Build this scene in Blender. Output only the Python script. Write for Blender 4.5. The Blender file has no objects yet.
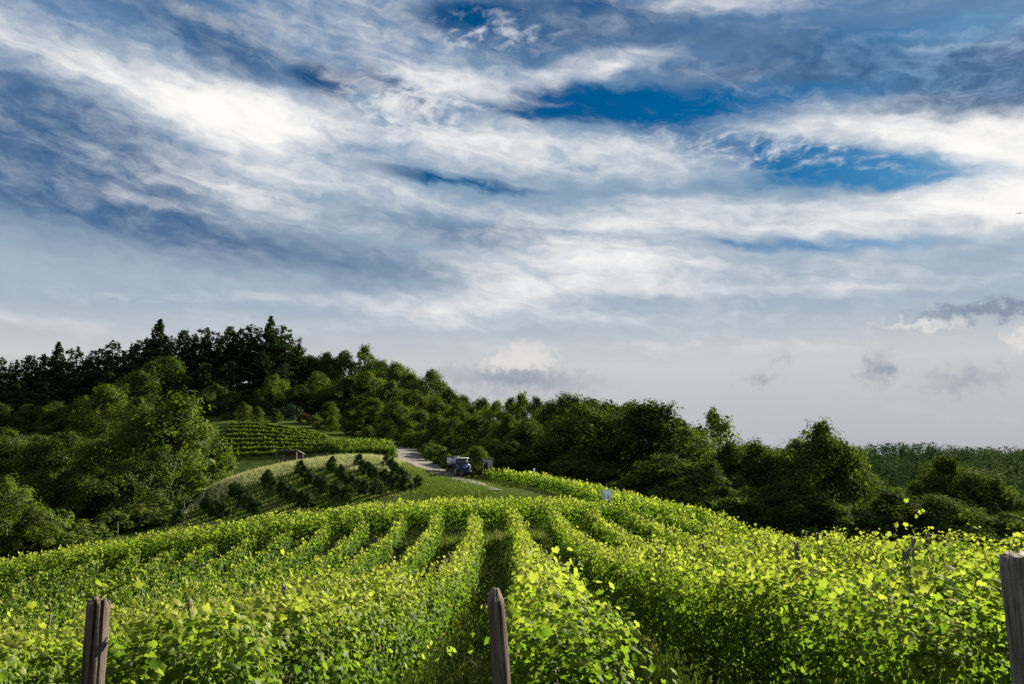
import bpy, math, random
import numpy as np

SC = bpy.context.scene
COL = SC.collection
R = math.radians
PI = math.pi
rng = np.random.default_rng(7)
random.seed(7)

# ------------------------------------------------------------------ camera
FPX = 804.0
PITCH = math.atan(108 / FPX)
cam_d = bpy.data.cameras.new("camera")
cam = bpy.data.objects.new("camera", cam_d)
COL.objects.link(cam)
cam.location = (0, 0, 0)
cam.rotation_euler = (R(90) + PITCH, 0, 0)
cam_d.sensor_width = 36
cam_d.lens = FPX / 1024 * 36
cam_d.clip_start = 0.1
cam_d.clip_end = 8000
SC.camera = cam


def pdir(px, py):
    d, e = (px - 512) / FPX, -(py - 342) / FPX
    return np.array([d, math.cos(PITCH) - e * math.sin(PITCH), math.sin(PITCH) + e * math.cos(PITCH)])


def at(px, py, Y):
    """The point at distance Y seen in the direction of pixel px, py."""
    v = pdir(px, py)
    return v * (Y / v[1])


# ------------------------------------------------------------------ light
SUN_AZ, SUN_EL = 43.0, 24.0          # azimuth clockwise from the view direction (+Y)
SUN_STRENGTH = 5.0
EXPOSURE = 2.0
sdir = np.array([math.sin(R(SUN_AZ)) * math.cos(R(SUN_EL)), math.cos(R(SUN_AZ)) * math.cos(R(SUN_EL)), math.sin(R(SUN_EL))])
sun_d = bpy.data.lights.new("sun", "SUN")
sun = bpy.data.objects.new("sun", sun_d)
COL.objects.link(sun)
sun_d.energy = SUN_STRENGTH
sun_d.angle = R(0.6)
sun_d.color = (1.0, 0.9, 0.72)
from mathutils import Vector
sun.rotation_euler = Vector(sdir).to_track_quat('Z', 'Y').to_euler()

SC.view_settings.view_transform = 'Standard'
SC.view_settings.look = 'None'
SC.view_settings.exposure = EXPOSURE
SC.view_settings.gamma = 1.0
SC.view_settings.use_curve_mapping = False

SC.cycles.max_bounces = 6
SC.cycles.diffuse_bounces = 3
SC.cycles.glossy_bounces = 2
SC.cycles.transmission_bounces = 4
SC.cycles.transparent_max_bounces = 4
SC.cycles.volume_bounces = 0
SC.cycles.caustics_reflective = False
SC.cycles.caustics_refractive = False
SC.cycles.use_denoising = False
try:
    SC.cycles.denoiser = 'OPENIMAGEDENOISE'
    SC.cycles.denoising_prefilter = 'ACCURATE'
except Exception:
    pass


def lin(r, g, b):
    f = lambda c: (c / 12.92 if c <= 0.04045 else ((c + 0.055) / 1.055) ** 2.4)
    return (f(r / 255), f(g / 255), f(b / 255), 1.0)


# ------------------------------------------------------------------ sky
def build_world():
    w = bpy.data.worlds.new("World")
    SC.world = w
    w.use_nodes = True
    nt = w.node_tree
    nt.nodes.clear()
    N, L = nt.nodes.new, nt.links.new

    def math_(op, a, b=None, c=None, clamp=False):
        n = N('ShaderNodeMath'); n.operation = op; n.use_clamp = clamp
        for i, v in enumerate((a, b, c)):
            if v is None: continue
            if isinstance(v, (int, float)): n.inputs[i].default_value = v
            else: L(v, n.inputs[i])
        return n.outputs[0]

    def vmath(op, a, b=None):
        n = N('ShaderNodeVectorMath'); n.operation = op
        for i, v in enumerate((a, b)):
            if v is None: continue
            if isinstance(v, tuple): n.inputs[i].default_value = v
            elif op == 'SCALE' and i == 1: L(v, n.inputs['Scale'])
            else: L(v, n.inputs[i])
        return n.outputs[0]

    def rgb(c):
        n = N('ShaderNodeRGB'); n.outputs[0].default_value = c
        return n.outputs[0]

    def mix(f, a, b):
        n = N('ShaderNodeMix'); n.data_type = 'RGBA'; n.clamp_factor = True
        L(f, n.inputs[0])
        for s, v in ((6, a), (7, b)):
            if isinstance(v, tuple): n.inputs[s].default_value = v
            else: L(v, n.inputs[s])
        return n.outputs[2]

    tc = N('ShaderNodeTexCoord').outputs['Generated']
    sep = N('ShaderNodeSeparateXYZ'); L(tc, sep.inputs[0])
    az = math_('MULTIPLY', math_('ARCTAN2', sep.outputs[0], sep.outputs[1]), 180 / PI)
    el = math_('MULTIPLY', math_('ARCSINE', sep.outputs[2]), 180 / PI)
    comb = N('ShaderNodeCombineXYZ'); L(az, comb.inputs[0]); L(el, comb.inputs[1])
    ang = comb.outputs[0]                                   # degrees: azimuth, elevation

    def mapped(vec, rot, sx, sy, off=(0, 0)):
        n = N('ShaderNodeMapping'); n.vector_type = 'POINT'
        n.inputs['Location'].default_value = (off[0], off[1], 0)
        r0 = N('ShaderNodeMapping'); r0.inputs['Rotation'].default_value = (0, 0, R(rot))
        L(vec, r0.inputs[0])
        n.inputs['Scale'].default_value = (sx, sy, 1)
        L(r0.outputs[0], n.inputs[0])
        return n.outputs[0]

    def noise(vec, scale, detail, rough=0.55, dist=0.0, lac=2.0):
        n = N('ShaderNodeTexNoise'); n.noise_dimensions = '2D'
        n.inputs['Scale'].default_value = scale; n.inputs['Detail'].default_value = detail
        n.inputs['Roughness'].default_value = rough; n.inputs['Distortion'].default_value = dist
        n.inputs['Lacunarity'].default_value = lac
        L(vec, n.inputs['Vector'])
        return n

    # slow and fine warps give the banks ragged, drawn-out edges
    w1 = noise(mapped(ang, 14, 0.06, 0.16), 1.0, 4.0).outputs['Color']
    w2 = noise(mapped(ang, 10, 0.35, 0.75, (7, 3)), 1.0, 4.0, 0.5).outputs['Color']
    d1 = vmath('MULTIPLY', vmath('SUBTRACT', w1, (0.5, 0.5, 0.5)), (3.0, 1.5, 0.0))
    d2 = vmath('MULTIPLY', vmath('SUBTRACT', w2, (0.5, 0.5, 0.5)), (2.0, 1.1, 0.0))
    warped = vmath('ADD', ang, vmath('ADD', d1, d2))

    def ae(px, py):
        v = pdir(px, py); v = v / np.linalg.norm(v)
        return math.degrees(math.atan2(v[0], v[1])), math.degrees(math.asin(v[2]))

    def field(blobs, src):
        out = None
        for px, py, rx, ry, rot, amp in blobs:
            a, e = ae(px, py)
            k = math.degrees(1 / FPX) * 0.97
            m = N('ShaderNodeMapping'); m.vector_type = 'TEXTURE'
            m.inputs['Location'].default_value = (a, e, 0)
            m.inputs['Rotation'].default_value = (0, 0, R(-rot))
            m.inputs['Scale'].default_value = (rx * k * 1.45, ry * k * 1.45, 1)
            L(src, m.inputs[0])
            g = N('ShaderNodeTexGradient'); g.gradient_type = 'SPHERICAL'
            L(m.outputs[0], g.inputs[0])
            s = math_('SMOOTHSTEP', g.outputs['Fac'], None) if False else g.outputs['Fac']
            if out is None: out = math_('MULTIPLY', s, amp)
            else: out = math_('MULTIPLY_ADD', s, amp, out)
        return out

    WHITE = [
        (262, 116, 90, 26, -2, 1.3), (250, 125, 190, 36, 4, .45), (55, 66, 190, 16, 12, 1.0), (30, 24, 120, 18, 12, .75), (170, 92, 110, 16, 9, .6),
        (150, 52, 130, 14, 14, .5), (365, 40, 110, 46, 10, .85), (460, 84, 95, 22, 2, 1.1), (600, 66, 80, 12, -8, 1.2),
        (600, 150, 190, 22, 5, 1.0), (440, 140, 110, 24, 4, .7), (235, 188, 150, 22, 8, 1.0), (430, 200, 200, 11, 6, .65), (330, 160, 120, 25, 0, .5),
        (880, 122, 150, 20, 10, 1.2), (960, 146, 90, 22, 13, .95), (1040, 168, 70, 40, 10, .9), (1150, 180, 150, 60, 10, .8), (720, 0, 120, 12, 5, 1.0),
        (880, 213, 220, 16, 3, .85), (650, 225, 230, 22, 5, .7), (690, 262, 170, 16, 7, .85), (540, 280, 160, 24, 2, .5), (760, 205, 180, 8, 4, .6), (700, 196, 90, 5, 3, .5), (860, 195, 150, 5, 2, .4), (300, 175, 90, 9, 12, .4), (180, 208, 120, 8, 5, .5),
        (960, 220, 120, 30, 0, .6), (830, 268, 80, 12, 5, .5), (900, 95, 80, 7, 5, .3), (60, 290, 90, 9, 3, .35), (620, 175, 160, 14, 5, .5),
        (400, 108, 30, 6, 10, .9), (770, 135, 60, 10, 14, .5), (340, 300, 200, 22, -2, .25), (600, 318, 300, 14, 2, .8), (560, 262, 120, 30, 4, .8), (500, 300, 110, 16, -6, .7), (720, 290, 200, 12, 2, .55), (640, 345, 260, 10, 0, .65), (180, 322, 260, 9, -2, .5), (400, 330, 180, 8, -3, .5), (250, 300, 160, 6, -3, .35), (30, 318, 110, 7, 4, .4), (880, 345, 200, 8, 1, .35), (820, 290, 160, 7, 3, .5), (950, 280, 160, 14, 0, .3)]
    SLATE = [
        (60, 135, 210, 44, 15, 1.35), (-60, 120, 160, 60, 12, 1.0), (170, 22, 150, 24, 16, .8), (245, 55, 70, 22, 10, .9), (565, 32, 140, 24, 2, 1.3),
        (600, 10, 120, 16, 0, .6), (150, 240, 300, 30, 4, .62), (480, 230, 190, 16, 6, .9), (330, 265, 220, 20, 3, .55), (530, 305, 60, 8, -4, .5), (620, 300, 120, 5, 2, .35), (750, 275, 120, 5, 2, .4), (120, 300, 160, 7, -2, .3), (890, 78, 190, 34, 12, 1.15), (1010, 90, 80, 40, 8, 1.1),
        (720, 80, 130, 14, 8, .5), (520, 200, 80, 8, 5, .3), (40, 190, 160, 20, 8, .8), (800, 50, 120, 24, 14, .6)]
    BLUE = [
        (665, 107, 170, 20, 4, 1.7), (560, 95, 60, 14, 4, .8), (325, 84, 34, 16, 5, 1.6), (400, 92, 60, 13, 24, 1.5), (470, 14, 70, 16, 0, 1.5), (540, 112, 50, 8, 5, .9),
        (805, 158, 140, 20, 12, 1.6), (900, 172, 100, 14, 8, 1.3), (450, 180, 100, 7, 6, 1.3), (840, 244, 120, 8, 4, 1.2), (720, 240, 30, 8, 10, .6),
        (600, 4, 60, 10, 0, 1.0), (965, 18, 100, 16, 8, .55), (860, 40, 130, 20, 10, .55), (900, 80, 150, 22, 12, .5), (760, 185, 100, 10, 6, .7), (660, 40, 60, 10, 5, .5)]
    PUFF = [(522, 355, 30, 13, 0, 1.5), (500, 364, 26, 8, 0, .9), (545, 362, 14, 8, 0, .7), (920, 326, 40, 5, 4, 1.3), (1022, 337, 10, 11, 0, .9), (1040, 345, 30, 10, 0, .6), (440, 345, 16, 5, 0, .3)]
    GREY = [(990, 308, 55, 8, 0, 1.1), (1045, 310, 55, 9, 0, .7), (880, 368, 17, 17, 10, .95), (965, 383, 34, 12, 0, .6), (760, 380, 20, 7, 0, .7), (515, 379, 90, 14, 3, 1.0), (785, 357, 12, 6, -30, .5), (930, 315, 30, 5, -6, .4), (1000, 370, 90, 14, 0, .3), (665, 362, 16, 6, 0, .3)]

    fW, fS, fB = field(WHITE, warped), field(SLATE, warped), field(BLUE, warped)
    puffw = vmath('ADD', ang, vmath('MULTIPLY', vmath('SUBTRACT', noise(ang, 1.1, 6.0, 0.6).outputs['Color'], (0.5, 0.5, 0.5)), (3.6, 2.2, 0.0)))
    fP, fG = field(PUFF, puffw), field(GREY, puffw)

    # streaked fractal detail
    n_s = noise(mapped(warped, 11, 0.10, 0.42), 1.0, 10.0, 0.58, 0.25).outputs['Fac']
    n_f = noise(mapped(warped, 9, 0.5, 1.15, (3, 9)), 1.0, 9.0, 0.60, 0.15).outputs['Fac']
    n_b = noise(mapped(ang, 4, 0.05, 0.22, (1, 5)), 1.0, 5.0, 0.5, 0.5).outputs['Fac']
    n_c = noise(mapped(warped, 7, 0.22, 1.9, (5, 2)), 1.0, 7.0, 0.62, 0.1).outputs['Fac']
    s0 = math_('ADD', math_('SUBTRACT', n_s, 0.5), math_('MULTIPLY', math_('SUBTRACT', n_c, 0.5), 0.3))
    f0 = math_('SUBTRACT', n_f, 0.5)
    b0 = math_('SUBTRACT', n_b, 0.5)
    # fade of the detail toward the horizon
    hor = N('ShaderNodeMapRange'); hor.inputs['From Min'].default_value = 2.0; hor.inputs['From Max'].default_value = 15.0
    L(el, hor.inputs['Value'])
    amt = hor.outputs['Result']
    amt2 = math_('ADD', math_('MULTIPLY', amt, 0.6), 0.4)

    # the clear sky behind the clouds
    sky = N('ShaderNodeTexSky'); sky.sky_type = 'NISHITA'; sky.sun_disc = False
    sky.sun_elevation = R(SUN_EL); sky.sun_rotation = R(SUN_AZ)
    sky.air_density = 1.0; sky.dust_density = 0.6; sky.ozone_density = 3.0
    hs = N('ShaderNodeHueSaturation'); hs.inputs['Saturation'].default_value = 1.35; hs.inputs['Value'].default_value = 0.135
    tint = N('ShaderNodeMix'); tint.data_type = 'RGBA'; tint.blend_type = 'MULTIPLY'; tint.inputs[0].default_value = 1.0
    L(sky.outputs[0], tint.inputs[6]); tint.inputs[7].default_value = (0.46, 0.72, 0.92, 1)
    L(tint.outputs[2], hs.inputs['Color'])
    G = 2 ** -EXPOSURE / 0.1                                           # photograph value -> radiance before strength 0.1 and exposure

    def ph(r, g, b):
        c = lin(r, g, b)
        return (c[0] * G, c[1] * G, c[2] * G, 1.0)

    ramp = N('ShaderNodeValToRGB')
    er = math_('DIVIDE', el, 40.0, clamp=True); L(er, ramp.inputs[0])
    els = [(0.0, (181, 184, 191)), (0.07, (191, 193, 197)), (0.15, (203, 205, 206)), (0.24, (164, 181, 197)), (0.36, (150, 172, 192)), (0.5, (126, 156, 184)), (0.72, (84, 124, 168)), (1.0, (120, 146, 178))]
    cr = ramp.color_ramp
    while len(cr.elements) < len(els): cr.elements.new(0.5)
    for e_, (p, c) in zip(cr.elements, els):
        e_.position = p; e_.color = lin(*c)
    base = vmath('SCALE', ramp.outputs[0]); nt.nodes[-1].inputs['Scale'].default_value = G

    # slate
    fS2 = math_('ADD', fS, math_('MULTIPLY', math_('ADD', s0, b0), 0.8))
    aS = N('ShaderNodeMapRange'); aS.interpolation_type = 'SMOOTHSTEP'; aS.inputs['From Min'].default_value = -0.1; aS.inputs['From Max'].default_value = 1.3
    L(fS2, aS.inputs['Value'])
    aSs = math_('MULTIPLY', math_('MULTIPLY', aS.outputs[0], 0.93), math_('ADD', math_('MULTIPLY', amt, 0.7), 0.3), clamp=True)
    slate = mix(math_('ADD', math_('MULTIPLY', f0, 1.2), 0.35, clamp=True), ph(50, 92, 138), ph(106, 134, 164))
    c = mix(aSs, base, slate)
    # clear blue
    fB2 = math_('ADD', fB, math_('ADD', math_('MULTIPLY', s0, 1.5), math_('MULTIPLY', f0, 1.2)))
    aB = N('ShaderNodeMapRange'); aB.interpolation_type = 'SMOOTHSTEP'; aB.inputs['From Min'].default_value = 0.1; aB.inputs['From Max'].default_value = 1.05
    L(fB2, aB.inputs['Value'])
    c = mix(math_('MULTIPLY', aB.outputs[0], amt, clamp=True), c, hs.outputs[0])
    # white
    det = math_('ADD', math_('MULTIPLY', s0, 1.7), math_('MULTIPLY', f0, 1.1))
    fW2 = math_('SUBTRACT', math_('ADD', math_('ADD', fW, det), 0.17), math_('MULTIPLY', fB, 0.22))
    aW = N('ShaderNodeMapRange'); aW.interpolation_type = 'SMOOTHSTEP'; aW.inputs['From Min'].default_value = -0.1; aW.inputs['From Max'].default_value = 1.9
    L(fW2, aW.inputs['Value'])
    aWs = math_('MULTIPLY', aW.outputs[0], math_('ADD', math_('MULTIPLY', amt, 0.4), 0.6), clamp=True)
    white = mix(math_('ADD', math_('MULTIPLY', fW2, 0.48), 0.0, clamp=True), ph(196, 203, 212), ph(255, 253, 249))
    c = mix(aWs, c, white)
    # low small clouds
    aG = N('ShaderNodeMapRange'); aG.interpolation_type = 'SMOOTHSTEP'; aG.inputs['From Min'].default_value = 0.0; aG.inputs['From Max'].default_value = 1.25
    L(fG, aG.inputs['Value'])
    c = mix(math_('MULTIPLY', aG.outputs[0], 0.75), c, ph(122, 136, 160))
    aP = N('ShaderNodeMapRange'); aP.interpolation_type = 'SMOOTHSTEP'; aP.inputs['From Min'].default_value = 0.1; aP.inputs['From Max'].default_value = 1.2
    L(fP, aP.inputs['Value'])
    c = mix(math_('MULTIPLY', aP.outputs[0], 0.85), c, ph(226, 222, 220))

    # small high cells breaking up the bank above the middle of the view
    cells = noise(mapped(warped, -8, 0.62, 1.5, (2, 1)), 1.0, 8.0, 0.58, 0.0).outputs['Fac']
    fC = field([(410, 112, 75, 34, 12, 1.0), (455, 95, 60, 22, 0, .6), (490, 34, 90, 22, 0, .6), (640, 150, 150, 22, 4, .5), (860, 150, 160, 26, 10, .5)], warped)
    aC = N('ShaderNodeMapRange'); aC.interpolation_type = 'SMOOTHSTEP'; aC.inputs['From Min'].default_value = 0.50; aC.inputs['From Max'].default_value = 0.95
    L(math_('ADD', cells, math_('MULTIPLY', fC, 0.22)), aC.inputs['Value'])
    fCm = N('ShaderNodeMapRange'); fCm.inputs['From Min'].default_value = 0.02; fCm.inputs['From Max'].default_value = 0.5; L(fC, fCm.inputs['Value'])
    c = mix(math_('MULTIPLY', math_('MULTIPLY', aC.outputs[0], fCm.outputs[0]), 0.8), c, ph(236, 238, 240))
    # paler cloud added overhead and behind, out of view, to lift the shadows
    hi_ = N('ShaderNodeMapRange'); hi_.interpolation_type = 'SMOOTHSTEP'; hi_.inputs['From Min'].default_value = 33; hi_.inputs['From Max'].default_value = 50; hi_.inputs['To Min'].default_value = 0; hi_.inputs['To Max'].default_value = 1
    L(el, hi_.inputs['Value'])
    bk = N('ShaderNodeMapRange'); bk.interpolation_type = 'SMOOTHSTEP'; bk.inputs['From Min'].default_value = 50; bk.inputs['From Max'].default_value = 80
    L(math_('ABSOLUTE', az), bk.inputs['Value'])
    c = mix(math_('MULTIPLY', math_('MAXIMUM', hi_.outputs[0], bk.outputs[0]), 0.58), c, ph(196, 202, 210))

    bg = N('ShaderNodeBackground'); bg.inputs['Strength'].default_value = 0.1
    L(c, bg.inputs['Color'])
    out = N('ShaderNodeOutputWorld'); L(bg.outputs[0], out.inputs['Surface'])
    w.cycles.sampling_method = 'MANUAL'
    w.cycles.sample_map_resolution = 512


build_world()


# ------------------------------------------------------------------ helpers
def tag(o, label=None, cat=None, group=None, kind=None):
    if label: o['label'] = label
    if cat: o['category'] = cat
    if group: o['group'] = group
    if kind: o['kind'] = kind
    return o


def empty(name, loc=(0, 0, 0), rz=0.0):
    o = bpy.data.objects.new(name, None)
    o.location = tuple(float(v) for v in loc)
    o.rotation_euler = (0, 0, rz)
    o.empty_display_size = 0.3
    COL.objects.link(o)
    return o


def mesh_np(name, verts, faces, mat=None, attr=None, smooth=False):
    """verts (n,3), faces: list of (m,k) int arrays; attr: dict name -> per-vertex float array."""
    me = bpy.data.meshes.new(name)
    if not isinstance(faces, (list, tuple)): faces = [faces]
    faces = [np.asarray(f, dtype=np.int32) for f in faces if len(f)]
    loops = np.concatenate([f.ravel() for f in faces])
    tot = np.concatenate([np.full(len(f), f.shape[1], np.int32) for f in faces])
    start = np.concatenate([[0], np.cumsum(tot)[:-1]]).astype(np.int32)
    me.vertices.add(len(verts)); me.vertices.foreach_set('co', np.asarray(verts, np.float32).ravel())
    me.loops.add(len(loops)); me.loops.foreach_set('vertex_index', loops)
    me.polygons.add(len(tot)); me.polygons.foreach_set('loop_start', start); me.polygons.foreach_set('loop_total', tot)
    if smooth: me.polygons.foreach_set('use_smooth', np.ones(len(tot), bool))
    for k, a in (attr or {}).items():
        at_ = me.attributes.new(k, 'FLOAT', 'POINT'); at_.data.foreach_set('value', np.asarray(a, np.float32))
    if mat: me.materials.append(mat)
    me.update(calc_edges=True)
    return me


def link(name, me, parent=None):
    o = bpy.data.objects.new(name, me)
    COL.objects.link(o)
    if parent is not None: o.parent = parent
    return o


class MB:
    """Collects closed shapes into one mesh."""
    def __init__(self): self.v, self.q, self.t, self.n = [], [], [], 0

    def add(self, v, q=(), t=()):
        v = np.asarray(v, float)
        self.v.append(v)
        if len(q): self.q.append(np.asarray(q, int) + self.n)
        if len(t): self.t.append(np.asarray(t, int) + self.n)
        self.n += len(v)

    def box(self, c, s, rz=0.0, tilt=None, taper=1.0, bev=0.0):
        x, y, z = np.array(s) / 2.0
        b = min(bev, x * .45, y * .45, z * .45) if bev else 0
        if b:
            v = []
            for zz, k in ((-z, 1), (-z + b, 0), (z - b, 0), (z, 1)):
                kx, ky = x - b * k, y - b * k
                tp = taper if zz > 0 else 1.0
                ring = [(-kx + b, -ky), (kx - b, -ky), (kx, -ky + b), (kx, ky - b), (kx - b, ky), (-kx + b, ky), (-kx, ky - b), (-kx, -ky + b)]
                v += [(p[0] * tp, p[1] * tp, zz) for p in ring]
            q = []
            for r in range(3):
                for i in range(8): q.append((r * 8 + i, r * 8 + (i + 1) % 8, r * 8 + 8 + (i + 1) % 8, r * 8 + 8 + i))
            t = []
            for i in range(1, 7): t.append((0, i + 1, i)); t.append((24, 24 + i, 24 + i + 1))
        else:
            v = [(sx * x * (taper if sz > 0 else 1), sy * y * (taper if sz > 0 else 1), sz * z) for sz in (-1, 1) for sx, sy in ((-1, -1), (1, -1), (1, 1), (-1, 1))]
            q = [(0, 3, 2, 1), (4, 5, 6, 7), (0, 1, 5, 4), (1, 2, 6, 5), (2, 3, 7, 6), (3, 0, 4, 7)]; t = []
        v = np.array(v, float)
        if tilt is not None:
            a = tilt; ca, sa = math.cos(a), math.sin(a)
            v = np.stack([v[:, 0], v[:, 1] * ca - v[:, 2] * sa, v[:, 1] * sa + v[:, 2] * ca], 1)
        ca, sa = math.cos(rz), math.sin(rz)
        v = np.stack([v[:, 0] * ca - v[:, 1] * sa, v[:, 0] * sa + v[:, 1] * ca, v[:, 2]], 1)
        self.add(v + np.array(c), q, t)
        return self

    def tube(self, pts, radii, n=8, cap=True, wob=0.0):
        pts = np.asarray(pts, float); m = len(pts)
        radii = np.broadcast_to(np.asarray(radii, float), (m,))
        v = []
        ref = np.array([0.31, 0.17, 0.93])
        for i in range(m):
            d = pts[min(i + 1, m - 1)] - pts[max(i - 1, 0)]
            d = d / (np.linalg.norm(d) + 1e-9)
            r = ref if abs(d @ ref) < 0.95 else np.array([1.0, 0, 0])
            a = np.cross(d, r); a /= np.linalg.norm(a); b = np.cross(d, a)
            for k in range(n):
                th = 2 * PI * k / n
                rr = radii[i] * (1 + wob * math.sin(k * 2.3 + i * 1.7) * 0.6 + wob * math.sin(k * 5.1 + i * .6) * .4)
                v.append(pts[i] + rr * (math.cos(th) * a + math.sin(th) * b))
        q = [(i * n + k, i * n + (k + 1) % n, (i + 1) * n + (k + 1) % n, (i + 1) * n + k) for i in range(m - 1) for k in range(n)]
        t = []
        if cap:
            for base, sgn in ((0, 1), ((m - 1) * n, -1)):
                for k in range(1, n - 1): t.append((base, base + k + 1, base + k) if sgn > 0 else (base, base + k, base + k + 1))
        self.add(v, q, t)
        return self

    def disc(self, c, axis, r_out, r_in, w, n=20):
        """A wheel-like ring round axis x (axis=0), rounded shoulders."""
        prof = [(r_in, -w / 2), (r_out * .93, -w / 2), (r_out, -w * .3), (r_out, w * .3), (r_out * .93, w / 2), (r_in, w / 2)]
        v = []
        for k in range(n):
            th = 2 * PI * k / n
            for r, x in prof: v.append((x, r * math.cos(th), r * math.sin(th)))
        p = len(prof)
        q = [(k * p + j, k * p + (j + 1) % p, ((k + 1) % n) * p + (j + 1) % p, ((k + 1) % n) * p + j) for k in range(n) for j in range(p)]
        self.add(np.array(v) + np.array(c), q)
        return self

    def mesh(self, name, mat, smooth=False):
        f = []
        if self.q: f.append(np.concatenate(self.q))
        if self.t: f.append(np.concatenate(self.t))
        return mesh_np(name, np.concatenate(self.v), f, mat, None, smooth)

    def build(self, name, mat, parent=None, smooth=False):
        return link(name, self.mesh(name, mat, smooth), parent)


# ------------------------------------------------------------------ materials
def new_mat(name):
    m = bpy.data.materials.new(name); m.use_nodes = True
    nt = m.node_tree; nt.nodes.clear()
    return m, nt, nt.nodes.new, nt.links.new


def ramp_node(N, L, fac, stops):
    n = N('ShaderNodeValToRGB'); cr = n.color_ramp
    while len(cr.elements) < len(stops): cr.elements.new(0.5)
    for e, (p, c) in zip(cr.elements, stops):
        e.position = p; e.color = (c[0], c[1], c[2], 1)
    L(fac, n.inputs[0])
    return n.outputs[0]


def leaf_mat(name, stops, trans=0.45, gloss=0.06, rough=0.45, obj_var=0.0, hue_var=0.0, tcol=(1.02, 1.12, 0.58)):
    """Leaves: per-leaf colour from the 'tint' attribute, diffuse plus light through the blade plus a weak sheen."""
    m, nt, N, L = new_mat(name)
    a = N('ShaderNodeAttribute'); a.attribute_name = 'tint'
    col = ramp_node(N, L, a.outputs['Fac'], stops)
    if obj_var or hue_var:
        oi = N('ShaderNodeObjectInfo')
        hs = N('ShaderNodeHueSaturation')
        mr = N('ShaderNodeMapRange'); mr.inputs['To Min'].default_value = 1 - obj_var; mr.inputs['To Max'].default_value = 1 + obj_var
        L(oi.outputs['Random'], mr.inputs['Value']); L(mr.outputs[0], hs.inputs['Value'])
        w = N('ShaderNodeMath'); w.operation = 'MULTIPLY'; w.inputs[1].default_value = 7.13
        L(oi.outputs['Random'], w.inputs[0])
        fr = N('ShaderNodeMath'); fr.operation = 'FRACT'; L(w.outputs[0], fr.inputs[0])
        mh = N('ShaderNodeMapRange'); mh.inputs['To Min'].default_value = 0.5 - hue_var; mh.inputs['To Max'].default_value = 0.5 + hue_var
        L(fr.outputs[0], mh.inputs['Value']); L(mh.outputs[0], hs.inputs['Hue'])
        L(col, hs.inputs['Color']); col = hs.outputs[0]
    d = N('ShaderNodeBsdfDiffuse'); L(col, d.inputs['Color'])
    mm = N('ShaderNodeMix'); mm.data_type = 'RGBA'; mm.blend_type = 'MULTIPLY'; mm.inputs[0].default_value = 1.0
    L(col, mm.inputs[6]); mm.inputs[7].default_value = (*tcol, 1)
    t = N('ShaderNodeBsdfTranslucent'); L(mm.outputs[2], t.inputs['Color'])
    mx = N('ShaderNodeMixShader'); mx.inputs[0].default_value = trans
    L(d.outputs[0], mx.inputs[1]); L(t.outputs[0], mx.inputs[2])
    g = N('ShaderNodeBsdfGlossy'); g.inputs['Roughness'].default_value = rough; g.inputs['Color'].default_value = (.9, .95, 1, 1)
    m2 = N('ShaderNodeMixShader'); m2.inputs[0].default_value = gloss
    L(mx.outputs[0], m2.inputs[1]); L(g.outputs[0], m2.inputs[2])
    o = N('ShaderNodeOutputMaterial'); L(m2.outputs[0], o.inputs['Surface'])
    return m


def pbr(name, base, rough=0.7, metal=0.0, var=None, scale=4.0, stretch=(1, 1, 1), bump=0.0, detail=6.0, coat=0.0, spec=0.5):
    """Procedural surface: base colour mottled towards var by noise, with optional bump."""
    m, nt, N, L = new_mat(name)
    p = N('ShaderNodeBsdfPrincipled'); p.inputs['Roughness'].default_value = rough; p.inputs['Metallic'].default_value = metal; p.inputs['Specular IOR Level'].default_value = spec if rough < .85 else .08
    if coat: p.inputs['Coat Weight'].default_value = coat
    tc = N('ShaderNodeTexCoord')
    mp = N('ShaderNodeMapping'); mp.inputs['Scale'].default_value = stretch; L(tc.outputs['Object'], mp.inputs[0])
    n = N('ShaderNodeTexNoise'); n.inputs['Scale'].default_value = scale; n.inputs['Detail'].default_value = detail; n.inputs['Roughness'].default_value = .65
    L(mp.outputs[0], n.inputs['Vector'])
    v = var or tuple(c * 0.7 for c in base)
    col = ramp_node(N, L, n.outputs['Fac'], [(0.32, v), (0.68, base)])
    L(col, p.inputs['Base Color'])
    if bump:
        b = N('ShaderNodeBump'); b.inputs['Strength'].default_value = bump; b.inputs['Distance'].default_value = 0.02
        L(n.outputs['Fac'], b.inputs['Height']); L(b.outputs[0], p.inputs['Normal'])
    o = N('ShaderNodeOutputMaterial'); L(p.outputs[0], o.inputs['Surface'])
    return m


def glass_mat(name):
    m, nt, N, L = new_mat(name)
    p = N('ShaderNodeBsdfPrincipled'); p.inputs['Base Color'].default_value = (.05, .07, .08, 1)
    p.inputs['Roughness'].default_value = .08; p.inputs['Alpha'].default_value = .65
    n = N('ShaderNodeTexNoise'); n.inputs['Scale'].default_value = 3
    r = N('ShaderNodeMapRange'); r.inputs['To Min'].default_value = .05; r.inputs['To Max'].default_value = .25
    L(n.outputs['Fac'], r.inputs['Value']); L(r.outputs[0], p.inputs['Roughness'])
    o = N('ShaderNodeOutputMaterial'); L(p.outputs[0], o.inputs['Surface'])
    return m


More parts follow.
